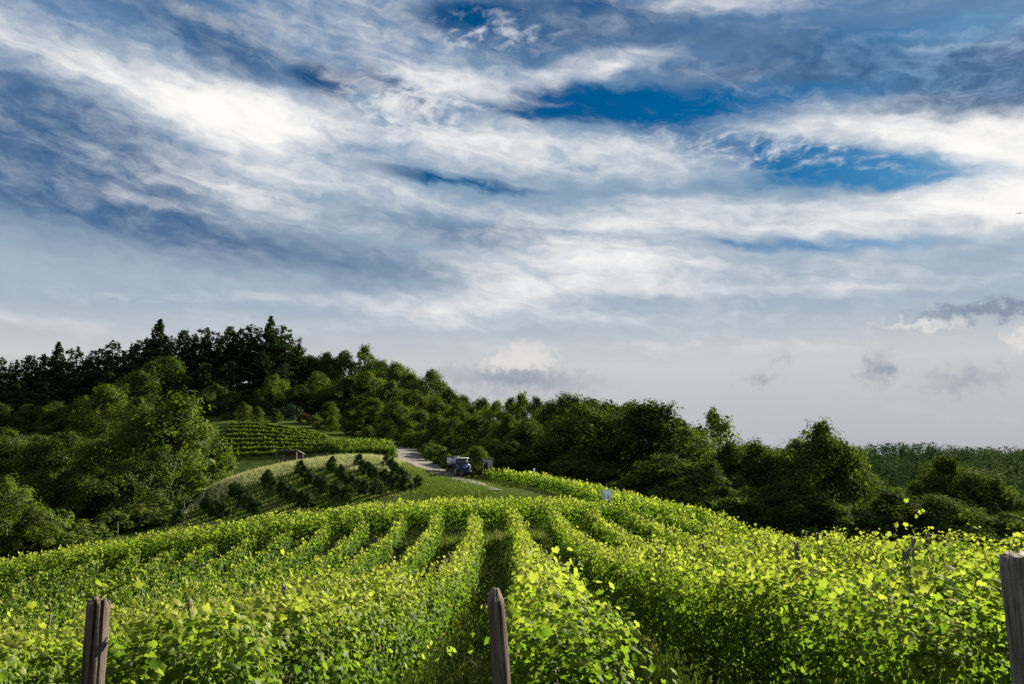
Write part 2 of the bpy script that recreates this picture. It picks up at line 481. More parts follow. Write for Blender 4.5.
M = {}
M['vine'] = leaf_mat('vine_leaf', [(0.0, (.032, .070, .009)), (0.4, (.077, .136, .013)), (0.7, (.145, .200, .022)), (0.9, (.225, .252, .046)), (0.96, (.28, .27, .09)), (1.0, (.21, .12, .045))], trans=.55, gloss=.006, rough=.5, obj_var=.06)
M['hill_vine'] = leaf_mat('hill_vine_leaf', [(0.0, (0.0216, 0.0540, 0.0086)), (0.5, (0.0468, 0.0900, 0.0115)), (1.0, (0.0936, 0.1368, 0.0180))], trans=.45, gloss=.005)
M['broad'] = leaf_mat('broad_leaf', [(0.0, (.027, .047, .010)), (0.5, (.058, .086, .014)), (1.0, (.115, .135, .020))], trans=.45, gloss=.005, rough=.6, obj_var=.40, hue_var=.018)
M['bright'] = leaf_mat('bright_leaf', [(0.0, (.028, .054, .008)), (0.5, (.062, .094, .012)), (1.0, (.120, .142, .018))], trans=.48, gloss=.005, rough=.6, obj_var=.2, hue_var=.01)
M['pine'] = leaf_mat('pine_needle', [(0.0, (.014, .028, .010)), (0.5, (.026, .046, .014)), (1.0, (.050, .070, .020))], trans=.2, gloss=.008, rough=.6, obj_var=.25, hue_var=.01)
M['orchard'] = leaf_mat('orchard_leaf', [(0.0, (.014, .030, .008)), (0.5, (.028, .050, .012)), (1.0, (.062, .086, .018))], trans=.35, gloss=.005, rough=.6, obj_var=.15)
M['bluegreen'] = leaf_mat('blue_green_leaf', [(0.0, (.012, .026, .016)), (1.0, (.026, .048, .030))], trans=.3, gloss=.005)
M['rust'] = leaf_mat('rust_leaf', [(0.0, (.05, .032, .010)), (1.0, (.13, .075, .022))], trans=.35, gloss=.005)
M['far'] = leaf_mat('far_wood_leaf', [(0.0, (.014, .032, .018)), (0.5, (.034, .058, .026)), (1.0, (.080, .105, .040))], trans=.3, gloss=.004, rough=.7)  # lighter, bluer leaf colours stand in for haze over the distance
M['grass'] = leaf_mat('grass_blade', [(0.0, (0.0288, 0.0612, 0.0108)), (0.55, (0.0612, 0.1008, 0.0158)), (0.85, (0.1224, 0.1368, 0.0360)), (1.0, (0.2160, 0.1872, 0.0864))], trans=.4, gloss=.005)
M['dry'] = leaf_mat('dry_grass_blade', [(0.0, (.13, .165, .055)), (0.5, (.25, .275, .125)), (1.0, (.39, .385, .22))], trans=.35, gloss=.005, tcol=(1.05, 1.05, .8))
M['bark'] = pbr('bark', (.10, .075, .05), .9, var=(.04, .03, .022), scale=6, stretch=(2, 2, .4), bump=.6)
M['vinewood'] = pbr('vine_wood', (.085, .06, .042), .9, var=(.03, .022, .016), scale=14, stretch=(2, 2, .3), bump=.7)
M['wire'] = pbr('trellis_wire', (.16, .155, .15), .6, .6, scale=20)
M['greypost'] = pbr('grey_post', (.17, .155, .14), .9, var=(.07, .06, .055), scale=18, stretch=(2, 2, .25), bump=.5)


# ------------------------------------------------------------------ terrain
def ctrl():
    C = []
    def p(px, py, Y): C.append(tuple(at(px, py, Y)))
    def x(*a): C.append(a)
    # where the camera stands and the near block of rows
    x(0, 0, -1.75); x(-4, -3, -1.7); x(4, -3, -1.7); x(0, -15, -1.5); x(-15, -10, -3); x(15, -10, -1.8)
    for Y, z in ((4.5, -2.45), (8, -3.0), (12, -3.6), (18, -4.3), (26, -5.05), (34, -5.7), (43, -5.9), (54, -5.6)):
        x(0, Y, z)
        up = min(1, max(0, (Y - 5) / 8)) * min(1, max(-.4, (45 - Y) / 20))
        x(6, Y, z + .2 * up); x(12, Y, z + .65 * up)
        x(17, Y, z - .4); x(24, Y, z - 3.2); x(34, Y, z - 7.0)
    for xx, Y, z in ((-5, 6, -3.0), (-5, 10, -3.8), (-5, 15, -4.5), (-5, 25, -5.4), (-5, 40, -6.15), (-5, 54, -5.85), (-10, 6, -3.9), (-10, 15, -5.2), (-10, 25, -6.4), (-10, 40, -7.0), (-10, 54, -6.5),
                     (-18, 10, -5.9), (-18, 25, -7.9), (-20, 40, -8.7), (-20, 54, -7.9), (-30, 25, -10.0), (-32, 40, -10.8), (-32, 54, -9.5), (-44, 40, -13), (-44, 54, -11.6)):
        x(xx, Y, z)
    # across the headland
    for Y, dz in ((60, 0), (68, -.3), (76, -.55)):
        x(0, Y, -5.5 + dz); x(6, Y, -5.5 + dz); x(11, Y, -5.75 + dz)
        x(-6.5, Y, -5.65 + dz); x(-15, Y, -6.2 + dz * 1.6); x(-22.5, Y, -7.15 + dz * 2); x(-36, Y, -9.3 + dz * 2); x(-48, Y, -11 + dz * 2); x(19, Y, -7.2)
    # road and its verges
    for a in ((490, 492, 88), (482, 489, 96), (456, 479, 112), (427, 468, 128), (410, 459, 142), (400, 452, 155), (395, 448, 170)): p(*a)
    p(472, 478, 116); p(486, 480, 110); p(510, 485, 98); p(560, 494, 88); p(446, 464, 132)
    # orchard mound
    for a in ((380, 457, 125), (335, 457, 128), (290, 464, 125), (240, 475, 121), (205, 493, 115), (172, 518, 108), (400, 491, 95), (350, 500, 93), (300, 511, 92), (220, 524, 92), (140, 534, 95)): p(*a)
    # dip behind the mound, then the small vineyard on the slope
    p(300, 470, 140); p(240, 480, 138)
    for a in ((235, 459, 152), (300, 452, 155), (350, 450, 150), (388, 449, 150), (225, 426, 176), (300, 431, 174), (340, 438, 168), (390, 446, 164), (265, 424, 178)): p(*a)
    # wooded hill
    for px, py, Y, h in ((270, 322, 245, 19), (150, 338, 235, 18), (80, 352, 228, 17), (0, 358, 225, 17), (-120, 362, 230, 17), (350, 352, 240, 16), (430, 378, 225, 15), (480, 398, 205, 14), (530, 402, 185, 15), (590, 405, 160, 15), (640, 404, 135, 16)):
        q = at(px, py, Y); x(q[0], q[1], q[2] - h)
    for px, py, Y in ((200, 420, 200), (100, 440, 175), (20, 450, 165), (420, 440, 190), (480, 455, 160), (540, 470, 140)): p(px, py, Y)
    x(-60, 330, 16); x(-150, 330, 14); x(-30, 420, 5)
    # low ground under the big trees
    p(60, 556, 84); p(0, 566, 80); p(150, 532, 112); p(90, 520, 120); p(30, 520, 125); p(-80, 540, 100); p(-200, 520, 140)
    # falls away beyond the vines
    p(640, 512, 98); p(700, 524, 94); p(760, 540, 90); p(820, 556, 88); p(900, 560, 92); p(1000, 560, 92); p(1100, 560, 95)
    x(30, 140, -14); x(80, 150, -22); x(140, 180, -30); x(60, 220, -26); x(220, 330, -46); x(80, 330, -34); x(330, 260, -46); x(380, 400, -46)
    for xx in (60, 180, 300, 430, 600): x(xx, 480, -34); x(xx, 620, -9.5 + xx * .003); x(xx, 760, -14)
    x(-200, 600, 0); x(-400, 400, 0); x(-300, 200, 2); x(-120, 20, -14); x(-120, 90, -16); x(-260, 20, -18); x(120, 20, -20); x(260, 60, -34); x(0, -120, -3); x(-200, -150, -10); x(200, -150, -10)
    return np.array(C)


CT = ctrl()
_c = 5.0
_mean = CT[:, 2].mean()


def _kern(a, b):
    return np.sqrt(((a[:, None, :2] - b[None, :, :2]) ** 2).sum(-1) + _c * _c)


_A = _kern(CT, CT)
_W = np.linalg.solve(_A - np.eye(len(CT)) * 1.2, CT[:, 2] - _mean)


def ground_z(xy):
    xy = np.atleast_2d(np.asarray(xy, float))
    out = np.empty(len(xy))
    for i in range(0, len(xy), 20000):
        s = xy[i:i + 20000]
        out[i:i + 20000] = _kern(s, CT) @ _W + _mean
    # far away the sheet levels out at the height of the plain
    r = np.hypot(xy[:, 0], xy[:, 1])
    k = np.clip((r - 700) / 500, 0, 1); k = k * k * (3 - 2 * k)
    return out * (1 - k) + (-25.0) * k


def gz(x, y): return float(ground_z([[x, y]])[0])


def spaced(lo, hi, dense_lo, dense_hi, step, growth):
    pts = list(np.arange(dense_lo, dense_hi + 1e-6, step))
    s, p = step, dense_hi
    while p < hi: s *= growth; p += s; pts.append(min(p, hi))
    s, p = step, dense_lo
    while p > lo: s *= growth; p -= s; pts.insert(0, max(p, lo))
    return np.array(pts)


ROAD_C = [at(*a) for a in ((494, 492.5, 90), (482, 489, 96), (456, 479, 112), (427, 468, 128), (410, 459, 142), (403, 452, 155), (409, 448.5, 168), (424, 446, 184))]


def smooth_path(pts, n):
    """Catmull-Rom through pts, n samples per span (xy)."""
    P = np.array([q[:2] for q in pts]); P = np.vstack([2 * P[0] - P[1], P, 2 * P[-1] - P[-2]])
    out = []
    for i in range(1, len(P) - 2):
        for t in np.linspace(0, 1, n, endpoint=False):
            a, b, c, d = P[i - 1:i + 3]
            out.append(.5 * (2 * b + (c - a) * t + (2 * a - 5 * b + 4 * c - d) * t * t + (3 * b - a - 3 * c + d) * t ** 3))
    out.append(P[-2])
    return np.array(out)


def ground_material():
    m, nt, N, L = new_mat('ground_cover')
    tc = N('ShaderNodeTexCoord')
    p = N('ShaderNodeBsdfPrincipled'); p.inputs['Roughness'].default_value = .95; p.inputs['Specular IOR Level'].default_value = 0.0
    def nz(s, d=6):
        n = N('ShaderNodeTexNoise'); n.inputs['Scale'].default_value = s; n.inputs['Detail'].default_value = d; n.inputs['Roughness'].default_value = .65
        L(tc.outputs['Object'], n.inputs['Vector']); return n.outputs['Fac']
    g = ramp_node(N, L, nz(.9), [(.3, (.024, .038, .010)), (.5, (.038, .058, .013)), (.7, (.065, .080, .022))])
    e = ramp_node(N, L, nz(2.5), [(.3, (.08, .06, .036)), (.7, (.15, .115, .07))])
    a = N('ShaderNodeAttribute'); a.attribute_name = 'bare'
    ad = N('ShaderNodeMath'); ad.operation = 'MULTIPLY_ADD'; L(nz(.5), ad.inputs[0]); ad.inputs[1].default_value = 1.6; ad.inputs[2].default_value = -.8
    a2 = N('ShaderNodeMath'); a2.operation = 'ADD'; L(a.outputs['Fac'], a2.inputs[0]); L(ad.outputs[0], a2.inputs[1])
    mr = N('ShaderNodeMapRange'); mr.inputs['From Min'].default_value = .5; mr.inputs['From Max'].default_value = .85; L(a2.outputs[0], mr.inputs['Value'])
    mx = N('ShaderNodeMix'); mx.data_type = 'RGBA'; L(mr.outputs[0], mx.inputs[0]); L(g, mx.inputs[6]); L(e, mx.inputs[7])
    L(mx.outputs[2], p.inputs['Base Color'])
    b = N('ShaderNodeBump'); b.inputs['Strength'].default_value = .6; b.inputs['Distance'].default_value = .08
    L(nz(6), b.inputs['Height']); L(b.outputs[0], p.inputs['Normal'])
    o = N('ShaderNodeOutputMaterial'); L(p.outputs[0], o.inputs['Surface'])
    return m


def build_ground():
    xs = spaced(-3000, 3000, -60, 40, .9, 1.10)
    ys = spaced(-800, 4000, -2, 135, .9, 1.10)
    X, Y = np.meshgrid(xs, ys)
    xy = np.stack([X.ravel(), Y.ravel()], 1)
    z = ground_z(xy)
    nx, ny = len(xs), len(ys)
    i = np.arange(nx * ny).reshape(ny, nx)
    q = np.stack([i[:-1, :-1], i[:-1, 1:], i[1:, 1:], i[1:, :-1]], -1).reshape(-1, 4)
    # bare soil: the headland between the blocks and the vine strips
    bare = np.zeros(len(xy))
    hd = np.exp(-((xy[:, 1] - 55.5) / 1.8) ** 2) * (np.abs(xy[:, 0] + 12) < 30)
    bare += hd * .5
    me = mesh_np('ground', np.column_stack([xy, z]), [q], ground_material(), {'bare': bare}, smooth=True)
    tag(link('ground', me), 'grassy rolling ground under the vineyard and woods', None, None, 'structure')


def build_road():
    c = smooth_path(ROAD_C, 14)
    d = np.gradient(c, axis=0); d /= np.linalg.norm(d, axis=1)[:, None]
    nrm = np.stack([-d[:, 1], d[:, 0]], 1)
    wid = 1.0 + 1.2 * np.clip((c[:, 1] - 90) / 18, 0, 1) + .18 * np.sin(np.arange(len(c)) * .7) + np.clip((c[:, 1] - 112) / 25, 0, 1) * 1.2
    cols = np.linspace(-1, 1, 9)
    v = []
    for k, u in enumerate(cols):
        q = c + nrm * (u * wid)[:, None]
        zz = ground_z(q) + .06 + (.05 * (1 - u * u)) - (.12 if abs(u) == 1 else 0)
        v.append(np.column_stack([q, zz]))
    v = np.stack(v, 1).reshape(-1, 3)
    i = np.arange(len(v)).reshape(len(c), 9)
    q = np.stack([i[:-1, :-1], i[:-1, 1:], i[1:, 1:], i[1:, :-1]], -1).reshape(-1, 4)[:, ::-1]
    m = pbr('gravel', (.165, .150, .132), .95, var=(.11, .098, .085), scale=3.5, bump=.5, detail=10)
    tag(link('road', mesh_np('road', v, [q], m, None, True)), 'pale gravel farm track climbing past the orchard into the woods', None, None, 'structure')


build_ground()
build_road()


# ------------------------------------------------------------------ leaves
def unit(v): return v / (np.linalg.norm(v, axis=-1, keepdims=True) + 1e-9)


def leaf_template(kind):
    """(verts (k,3), tris/quads) of a unit leaf in the x/y plane, tip toward -y, z up."""
    if kind == 'lobed':
        o = [(0, .22), (.22, .44), (.47, .27), (.43, .05), (.52, -.17), (.33, -.30), (0, -.58), (-.31, -.31), (-.52, -.18), (-.44, .04), (-.46, .26), (-.24, .43)]
        v = [(0, -.02, 0.04)] + [(x, y, -.16 * abs(x) - .22 * max(0, -y) ** 1.5) for x, y in o]
        f = [(0, i + 1, (i + 1) % 12 + 1) for i in range(12)]
        return np.array(v), np.array(f)
    if kind == 'mid':
        v = [(0, .42, -.02), (0, -.52, -.08), (.46, .16, -.10), (.34, -.28, -.12), (-.46, .16, -.10), (-.34, -.28, -.12)]
        f = [(0, 1, 3, 2), (0, 4, 5, 1)]
        return np.array(v), np.array(f)
    if kind == 'clump':     # a small spray: two crossing blades
        v = [(0, .5, 0), (.36, .02, .06), (0, -.5, -.02), (-.36, -.02, .05)]
        return np.array(v), np.array([(0, 3, 2, 1)])
    if kind == 'needle':
        v = [(.10, .5, 0), (-.10, .5, 0), (-.14, -.5, -.05), (.14, -.5, -.05)]
        return np.array(v), np.array([(0, 1, 2, 3)])


def place_leaves(pos, nrm, size, tint, kind, r, hang=0.6):
    """Leaf faces at pos with normals nrm; hang 0..1 turns the tips downward."""
    T, F = leaf_template(kind)
    n = len(pos)
    nrm = unit(nrm)
    rnd = unit(r.normal(size=(n, 3)))
    tip = rnd * (1 - hang) + np.array([0, 0, -1.0]) * hang
    tip = tip - nrm * (tip * nrm).sum(1)[:, None]
    tip = unit(tip + 1e-4)
    side = np.cross(tip, nrm)
    yax = -tip
    k = len(T)
    curl = r.uniform(.2, 2.2, n)[:, None]
    V = pos[:, None, :] + size[:, None, None] * (T[None, :, 0, None] * side[:, None, :] + T[None, :, 1, None] * yax[:, None, :] + (T[None, :, 2] * curl)[:, :, None] * nrm[:, None, :])
    faces = (np.arange(n)[:, None, None] * k + F[None]).reshape(-1, F.shape[1])
    return V.reshape(-1, 3), faces, np.repeat(tint, k)


def join_leaf_sets(name, sets, mat):
    vs, fs, ts, off = [], {}, [], 0
    for v, f, t in sets:
        if not len(v): continue
        vs.append(v); ts.append(t)
        fs.setdefault(f.shape[1], []).append(f + off)
        off += len(v)
    return mesh_np(name, np.concatenate(vs), [np.concatenate(f) for f in fs.values()], mat, {'tint': np.clip(np.concatenate(ts), 0, 1)})


def wave(s, r, parts=((.6, 1), (1.7, .6), (4.1, .4))):
    out = np.zeros_like(s)
    for f, a in parts: out += a * np.sin(s * f * (1 + .1 * r.random()) + r.random() * 6.28)
    return out


# ------------------------------------------------------------------ vine rows
def path_sampler(pts):
    pts = np.asarray(pts, float)
    seg = np.hypot(*np.diff(pts, axis=0).T)
    cum = np.concatenate([[0], np.cumsum(seg)])
    def f(s):
        x = np.interp(s, cum, pts[:, 0]); y = np.interp(s, cum, pts[:, 1])
        e = .2
        dx = np.interp(s + e, cum, pts[:, 0]) - np.interp(s - e, cum, pts[:, 0]); dy = np.interp(s + e, cum, pts[:, 1]) - np.interp(s - e, cum, pts[:, 1])
        l = np.hypot(dx, dy) + 1e-9
        return np.stack([x, y], 1), np.stack([dx / l, dy / l], 1)
    return f, cum[-1]


def vine_foliage(pts, r, H=1.6, W=.34, low=.42, mat='vine', dens=1.0, tint0=0.0, lod=None, tall=None):
    f, Ltot = path_sampler(pts)
    # distance-dependent leaf size and number
    cells = np.arange(0, Ltot, .5)
    c_xy, _ = f(cells + .25)
    dist = np.hypot(c_xy[:, 0], c_xy[:, 1])
    ph = [r.random() * 6.28 for _ in range(12)]
    def topw(s): return 1 + .07 * np.sin(s * .9 + ph[0]) + .06 * np.sin(s * 2.3 + ph[1]) + .05 * np.sin(s * 5.3 + ph[2])
    def widw(s, side): return 1.08 + .16 * np.sin(s * 1.3 + ph[3] + side) + .13 * np.sin(s * 3.1 + ph[4] + 2 * side) + .10 * np.sin(s * 7 + ph[5] + side)
    sets = []
    bands = [(0, 7, 'lobed', 2700, .052), (7, 12, 'lobed', 1950, .060), (12, 18, 'mid', 1500, .070), (18, 28, 'mid', 1050, .083), (28, 45, 'mid', 700, .104), (45, 70, 'mid', 390, .136), (70, 125, 'clump', 130, .26), (125, 999, 'clump', 70, .36)]
    for lo, hi, kind, per, size in bands:
        cs = cells[(dist >= lo) & (dist < hi)]
        if not len(cs): continue
        n = int(per * dens * .5 * len(cs))
        s = r.choice(cs, n) + r.random(n) * .5
        s = np.clip(s, 0, Ltot)
        xy, d = f(s)
        # position in the cross-section: polar, most leaves near the skin
        th = r.random(n) * 2 * PI
        rad = np.sqrt(r.random(n)) ** .45
        lump = 1 + .20 * np.sin(s * 2.7 + th * 2 + ph[6]) + .14 * np.sin(s * 5.9 - th * 3 + ph[7]) + .08 * np.sin(s * 11 + th * 4 + ph[10])
        hole = np.sin(s * 5.3 + 1.3 * np.sin(s * 1.1 + ph[10]) + ph[6]) * np.sin(th * 2.6 + s * 1.9 + ph[7]) + .5 * np.sin(s * 11.7 + th * 5 + ph[11])
        sid = np.where(np.abs(np.cos(th)) > .55, np.sign(np.cos(th)), 0)
        cw = .62
        ci = np.floor(s / cw + .33 * sid + ph[8])
        jit = np.modf(np.abs(np.sin(ci * 12.9898 + sid * 4.1 + ph[9])) * 43758.5453)[0]
        du = np.clip(2 * np.abs((s / cw + .33 * sid + ph[8]) - ci - .5 - .35 * (jit - .5)), 0, 1)
        bunch = (1.0 + .22 * jit) * (1.10 - .50 * du ** 2)
        lump = lump * bunch
        rad = np.where(hole < -.32, rad * .56, rad)
        rad = np.where(hole > .8, rad * 1.12, rad)
        top = H * topw(s)
        ch = (low + top) / 2
        a = np.sign(np.cos(th)) * np.abs(np.cos(th)) ** .7 * W * widw(s, np.sign(np.cos(th))) * rad * lump
        h = ch + np.sign(np.sin(th)) * np.abs(np.sin(th)) ** .8 * (top - low) / 2 * rad * (1 + (lump - 1) * .62)
        # ragged shoots above the hedge and hanging at its sides
        up = r.random(n) < (.014 if hi <= 12 else .03)
        h = np.where(up, top + r.random(n) ** 2 * .36, h); a = np.where(up, a * .6 + r.normal(0, .08, n), a)
        nrm2 = np.stack([-d[:, 1], d[:, 0]], 1)
        p2 = xy + nrm2 * a[:, None]
        z = ground_z(p2) + h
        pos = np.column_stack([p2, z]) + r.normal(0, .025, (n, 3))
        outward = np.column_stack([nrm2 * np.cos(th)[:, None], np.sin(th) * .9 + .35])
        nrm = unit(outward) * .9 + r.normal(0, .55, (n, 3)) + np.array([0, 0, .15])
        sz = size * np.exp(np.clip(r.normal(0, .24, n), -.6, .4))
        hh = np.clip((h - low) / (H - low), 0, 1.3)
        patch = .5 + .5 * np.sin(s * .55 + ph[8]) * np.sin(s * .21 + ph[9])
        tint = .10 + .44 * hh ** 2.6 + .16 * (bunch - .9) + .14 * patch + r.normal(0, .15, n) + tint0  # young top leaves yellower, with a lit-top highlight also put into the tint
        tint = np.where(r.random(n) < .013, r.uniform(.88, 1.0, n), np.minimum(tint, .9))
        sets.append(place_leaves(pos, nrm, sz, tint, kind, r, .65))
    return join_leaf_sets('foliage', sets, M[mat])


def shoot_mesh(r, length, lean, n=14, size=.10, tint=.75):
    """One long cane with alternating leaves, rising from the origin."""
    t = np.linspace(0, 1, 12)
    pts = np.column_stack([lean[0] * t + .04 * np.sin(t * 5), lean[1] * t, length * t - abs(lean[0]) * .35 * t ** 2.5])
    mb = MB(); mb.tube(pts, np.linspace(.006, .002, 12), 5)
    return pts, mb


TRUNKS = []
for k in range(5):
    r_ = np.random.default_rng(100 + k)
    t = np.linspace(0, 1, 8)
    pts = np.column_stack([.05 * np.sin(t * 4 + k) + .03 * r_.normal(size=8) * t, .05 * np.cos(t * 3 + k * 2) * t, t * .82 - .05])
    mb = MB(); mb.tube(pts, np.linspace(.045, .026, 8), 8, wob=.18)
    e = pts[-1]
    mb.tube([e, e + (0.02, .25, .10), e + (0, .55, .13)], [.022, .017, .011], 6)
    mb.tube([e, e + (-.02, -.22, .11), e + (.01, -.5, .12)], [.022, .016, .010], 6)
    TRUNKS.append(mb.mesh('trunk', M['vinewood'], True))


def add_trunks(root, pts, r, step=1.05, s0=.5, s1=1e9, origin=None):
    f, Lt = path_sampler(pts)
    s = s0
    d0 = None
    while s < min(Lt, s1):
        xy, d = f(np.array([s]))
        o = link('trunk', TRUNKS[r.integers(len(TRUNKS))], root)
        o.location = (float(xy[0, 0]) - origin[0], float(xy[0, 1]) - origin[1], gz(*xy[0]) - origin[2])
        o.rotation_euler = (r.normal(0, .06), r.normal(0, .06), math.atan2(d[0, 1], d[0, 0]) - PI / 2 + r.normal(0, .15))
        sc_ = .9 + .25 * r.random(); o.scale = (sc_ * 1.1, sc_ * 1.1, sc_)
        s += step * (.85 + .3 * r.random())


def vine_row(pts, label, group, seed, trunks=None, wires=False, **kw):
    r = np.random.default_rng(seed)
    o3 = (pts[0][0], pts[0][1], gz(*pts[0][:2]))
    root = tag(empty('vine_row', o3), label, 'vine row', group)
    me = vine_foliage([q[:2] for q in pts], r, **kw)
    n = len(me.vertices); co = np.empty(n * 3, np.float32); me.vertices.foreach_get('co', co)
    me.vertices.foreach_set('co', (co.reshape(-1, 3) - np.array(o3, np.float32)).ravel()); me.update()
    link('foliage', me, root)
    if trunks: add_trunks(root, [q[:2] for q in pts], r, s1=trunks, origin=o3)
    if wires:
        f, Lt = path_sampler([q[:2] for q in pts])
        s = np.arange(0, min(Lt, 40), 2.0); xy, _ = f(s)
        for hh in (.75, 1.1, 1.38):
            P = np.column_stack([xy, ground_z(xy) + hh]) - np.array(o3)
            MB().tube(P, .004, 5).build('wire', M['wire'], root)
    return root


SP = 2.5


def row_x(k, Y): return .12 + SP * k + .62 * math.sin(PI * min(1, max(0, (Y - 3) / 58)) ** .8) - .004 * Y


ORD = ['', 'first', 'second', 'third', 'fourth', 'fifth', 'sixth', 'seventh', 'eighth', 'ninth', 'tenth', 'eleventh', 'twelfth', 'thirteenth', 'fourteenth', 'fifteenth', 'sixteenth', 'seventeenth', 'eighteenth', 'nineteenth', 'twentieth',
       'twenty-first', 'twenty-second', 'twenty-third', 'twenty-fourth', 'twenty-fifth', 'twenty-sixth', 'twenty-seventh', 'twenty-eighth', 'twenty-ninth', 'thirtieth', 'thirty-first', 'thirty-second', 'thirty-third', 'thirty-fourth', 'thirty-fifth', 'thirty-sixth', 'thirty-seventh', 'thirty-eighth', 'thirty-ninth', 'fortieth']

GA = 'vine rows running away from the camera'
for k in range(-14, 6):
    end = 53.5 if k >= -1 else 55.6
    ys = np.arange(4.9, end, 1.0)
    pts = [(row_x(k, y) + .05 * math.sin(y * .35 + k), y) for y in ys]
    if k == 0: lab = 'lush trellised vine row growing behind the leaning round-topped post'
    elif k == -1: lab = 'lush trellised vine row growing behind the split dark post'
    elif k == 1: lab = 'lush trellised vine row growing behind the broad grey post, trunks showing below'
    elif k < -1: lab = f'trellised vine row on the falling slope, {ORD[-1 - k]} row downhill from the split dark post'
    else: lab = f'sunlit trellised vine row, {ORD[k - 1]} row beyond the broad grey post towards the dark trees'
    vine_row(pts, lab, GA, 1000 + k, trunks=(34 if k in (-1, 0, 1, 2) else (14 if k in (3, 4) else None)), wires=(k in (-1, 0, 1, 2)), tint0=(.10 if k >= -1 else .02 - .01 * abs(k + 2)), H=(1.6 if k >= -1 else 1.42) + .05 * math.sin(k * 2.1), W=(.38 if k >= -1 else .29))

GB = 'vine rows crossing behind the ends of the long rows'
for j in range(7):
    Yc = 57.6 + 2.5 * j
    xs = np.arange(-62 + j * 3.0, 9.5 - j * .8, 1.0)
    pts = [(x, Yc - .0007 * (x + 5) ** 2 * (x < -5)) for x in xs]
    lab = ('dense vine row crossing the slope, the one facing the ends of the long rows' if j == 0 else
           f'vine row crossing the slope, {ORD[j]} behind the one facing the long row ends')
    vine_row(pts, lab, GB, 2000 + j, H=1.6, W=.5, low=.25, tint0=.06)

GC = 'vine rows descending beside the gravel track'
a0, b0 = at(487, 480, 110), at(650, 510, 72)
for j in range(5):
    off = np.array([2.4, 1.1]) * j
    A, B = a0[:2] + off * np.array([1, .8]), b0[:2] + off * np.array([.9, 1.6])
    t = np.linspace(0, 1, 44)
    pts = [tuple(A + (B - A) * u + np.array([.4 * math.sin(u * 3.1), 0])) for u in t]
    lab = ('low vine row closest to the gravel track, starting below the tractor' if j == 0 else f'low vine row beside the track, {ORD[j]} beyond the one closest to the tractor')
    vine_row(pts, lab, GC, 3000 + j, H=1.5, W=.5, low=.2, tint0=.08)

# ------------------------------------------------------------------ trees
def lobed_crown(seed, H, W, lobes, per, leaf, base=.2, shape='egg', loose=0.0, mat='broad', flat=.8):
    """A crown of many leafy boughs inside an egg-shaped envelope, and the trunk with limbs that carry them."""
    r = np.random.default_rng(seed)
    cs, rs = [], []
    for i in range(lobes):
        t = (i + r.random()) / lobes
        if shape == 'egg': env = (math.sin(PI * min(1, (t * .86 + .16)) ** .85)) ** .65
        elif shape == 'tall': env = (math.sin(PI * min(1, t * .9 + .10))) ** .5 * (1 - .25 * t)
        else: env = math.sqrt(max(0, 1 - t * t)) * .95 + .05
        a = i * 2.39996 + r.normal(0, .5)
        q = (.38 + .75 * r.random() ** .8) if t < .88 else .5 * r.random()
        rad = W / 2 * env * q
        lr = W / 2 * (.20 + .26 * r.random() ** 1.5) * (1 if shape != 'tall' else .9)
        z = H * (base + (1 - base) * t) - lr * flat * (.7 if t > .8 else .2)
        cs.append((rad * math.cos(a) * (1 - .15 * loose), rad * math.sin(a), z)); rs.append(lr)
    cs, rs = np.array(cs), np.array(rs)
    mid = np.array([0, 0, H * (base + .45 * (1 - base))])
    sets = []
    for c, lr in zip(cs, rs):
        n = int(per * (lr / (W * .17)) ** 1.6 * r.uniform(.75, 1.25))
        d = unit(r.normal(size=(n, 3)))
        keep = (d[:, 2] > -.55) | (r.random(n) < .35)
        d = d[keep]; n = len(d)
        bump = 1 + .22 * np.sin(d[:, 0] * 6 + seed) * np.sin(d[:, 1] * 7 + c[2]) + .12 * np.sin(d[:, 2] * 11 + c[0])
        rad = lr * bump * (1 - .45 * r.random(n) ** 2.2) * (1 + .10 * r.normal(size=n))
        stray = r.random(n) < .10
        rad = np.where(stray, rad * r.uniform(1.05, 1.4, n), rad)
        pos = c + d * rad[:, None] * np.array([1, 1, flat])
        pos = pos + .036 * W * np.column_stack([np.sin(pos[:, 2] * 9 / W + seed) + .6 * np.sin(pos[:, 1] * 19 / W), np.sin(pos[:, 0] * 10 / W + seed * 2) + .6 * np.sin(pos[:, 2] * 21 / W), np.sin(pos[:, 0] * 12 / W + pos[:, 1] * 9 / W + seed) + .5 * np.sin(pos[:, 1] * 25 / W)])
        out = unit(pos - mid)
        nrm = d * .9 + out * .4 + r.normal(0, .32, (n, 3)) + np.array([0, 0, .15])
        sz = leaf * np.exp(r.normal(0, .35, n))
        tint = .45 + r.normal(0, .16) + r.normal(0, .22, n)
        sets.append(place_leaves(pos, nrm, sz, tint, 'clump', r, .35))
    crown = join_leaf_sets('crown', sets, M[mat])
    mb = MB()
    th = H * .72
    tz = np.linspace(0, 1, 9)
    tp = np.column_stack([.025 * H * np.sin(tz * 3 + seed), .02 * H * np.sin(tz * 4 + seed * 2), tz * th - .3])
    tr = .020 * H * (1 - .8 * tz) + .012; tr[0] *= 1.5
    mb.tube(tp, tr, 9, wob=.1)
    for c, lr in list(zip(cs, rs))[::2]:
        k = min(.9, max(.18, (c[2] - .25 * H * .6) / th * .72))
        b0 = np.array([np.interp(k, tz, tp[:, j]) for j in range(3)])
        m1 = b0 * .5 + c * .5 + np.array([0, 0, -.03 * H])
        r0 = float(np.interp(k, tz, tr)) * .55
        mb.tube([b0, m1, c], [r0, r0 * .6, r0 * .22], 6)
    return crown, mb.mesh('trunk', M['bark'], True)


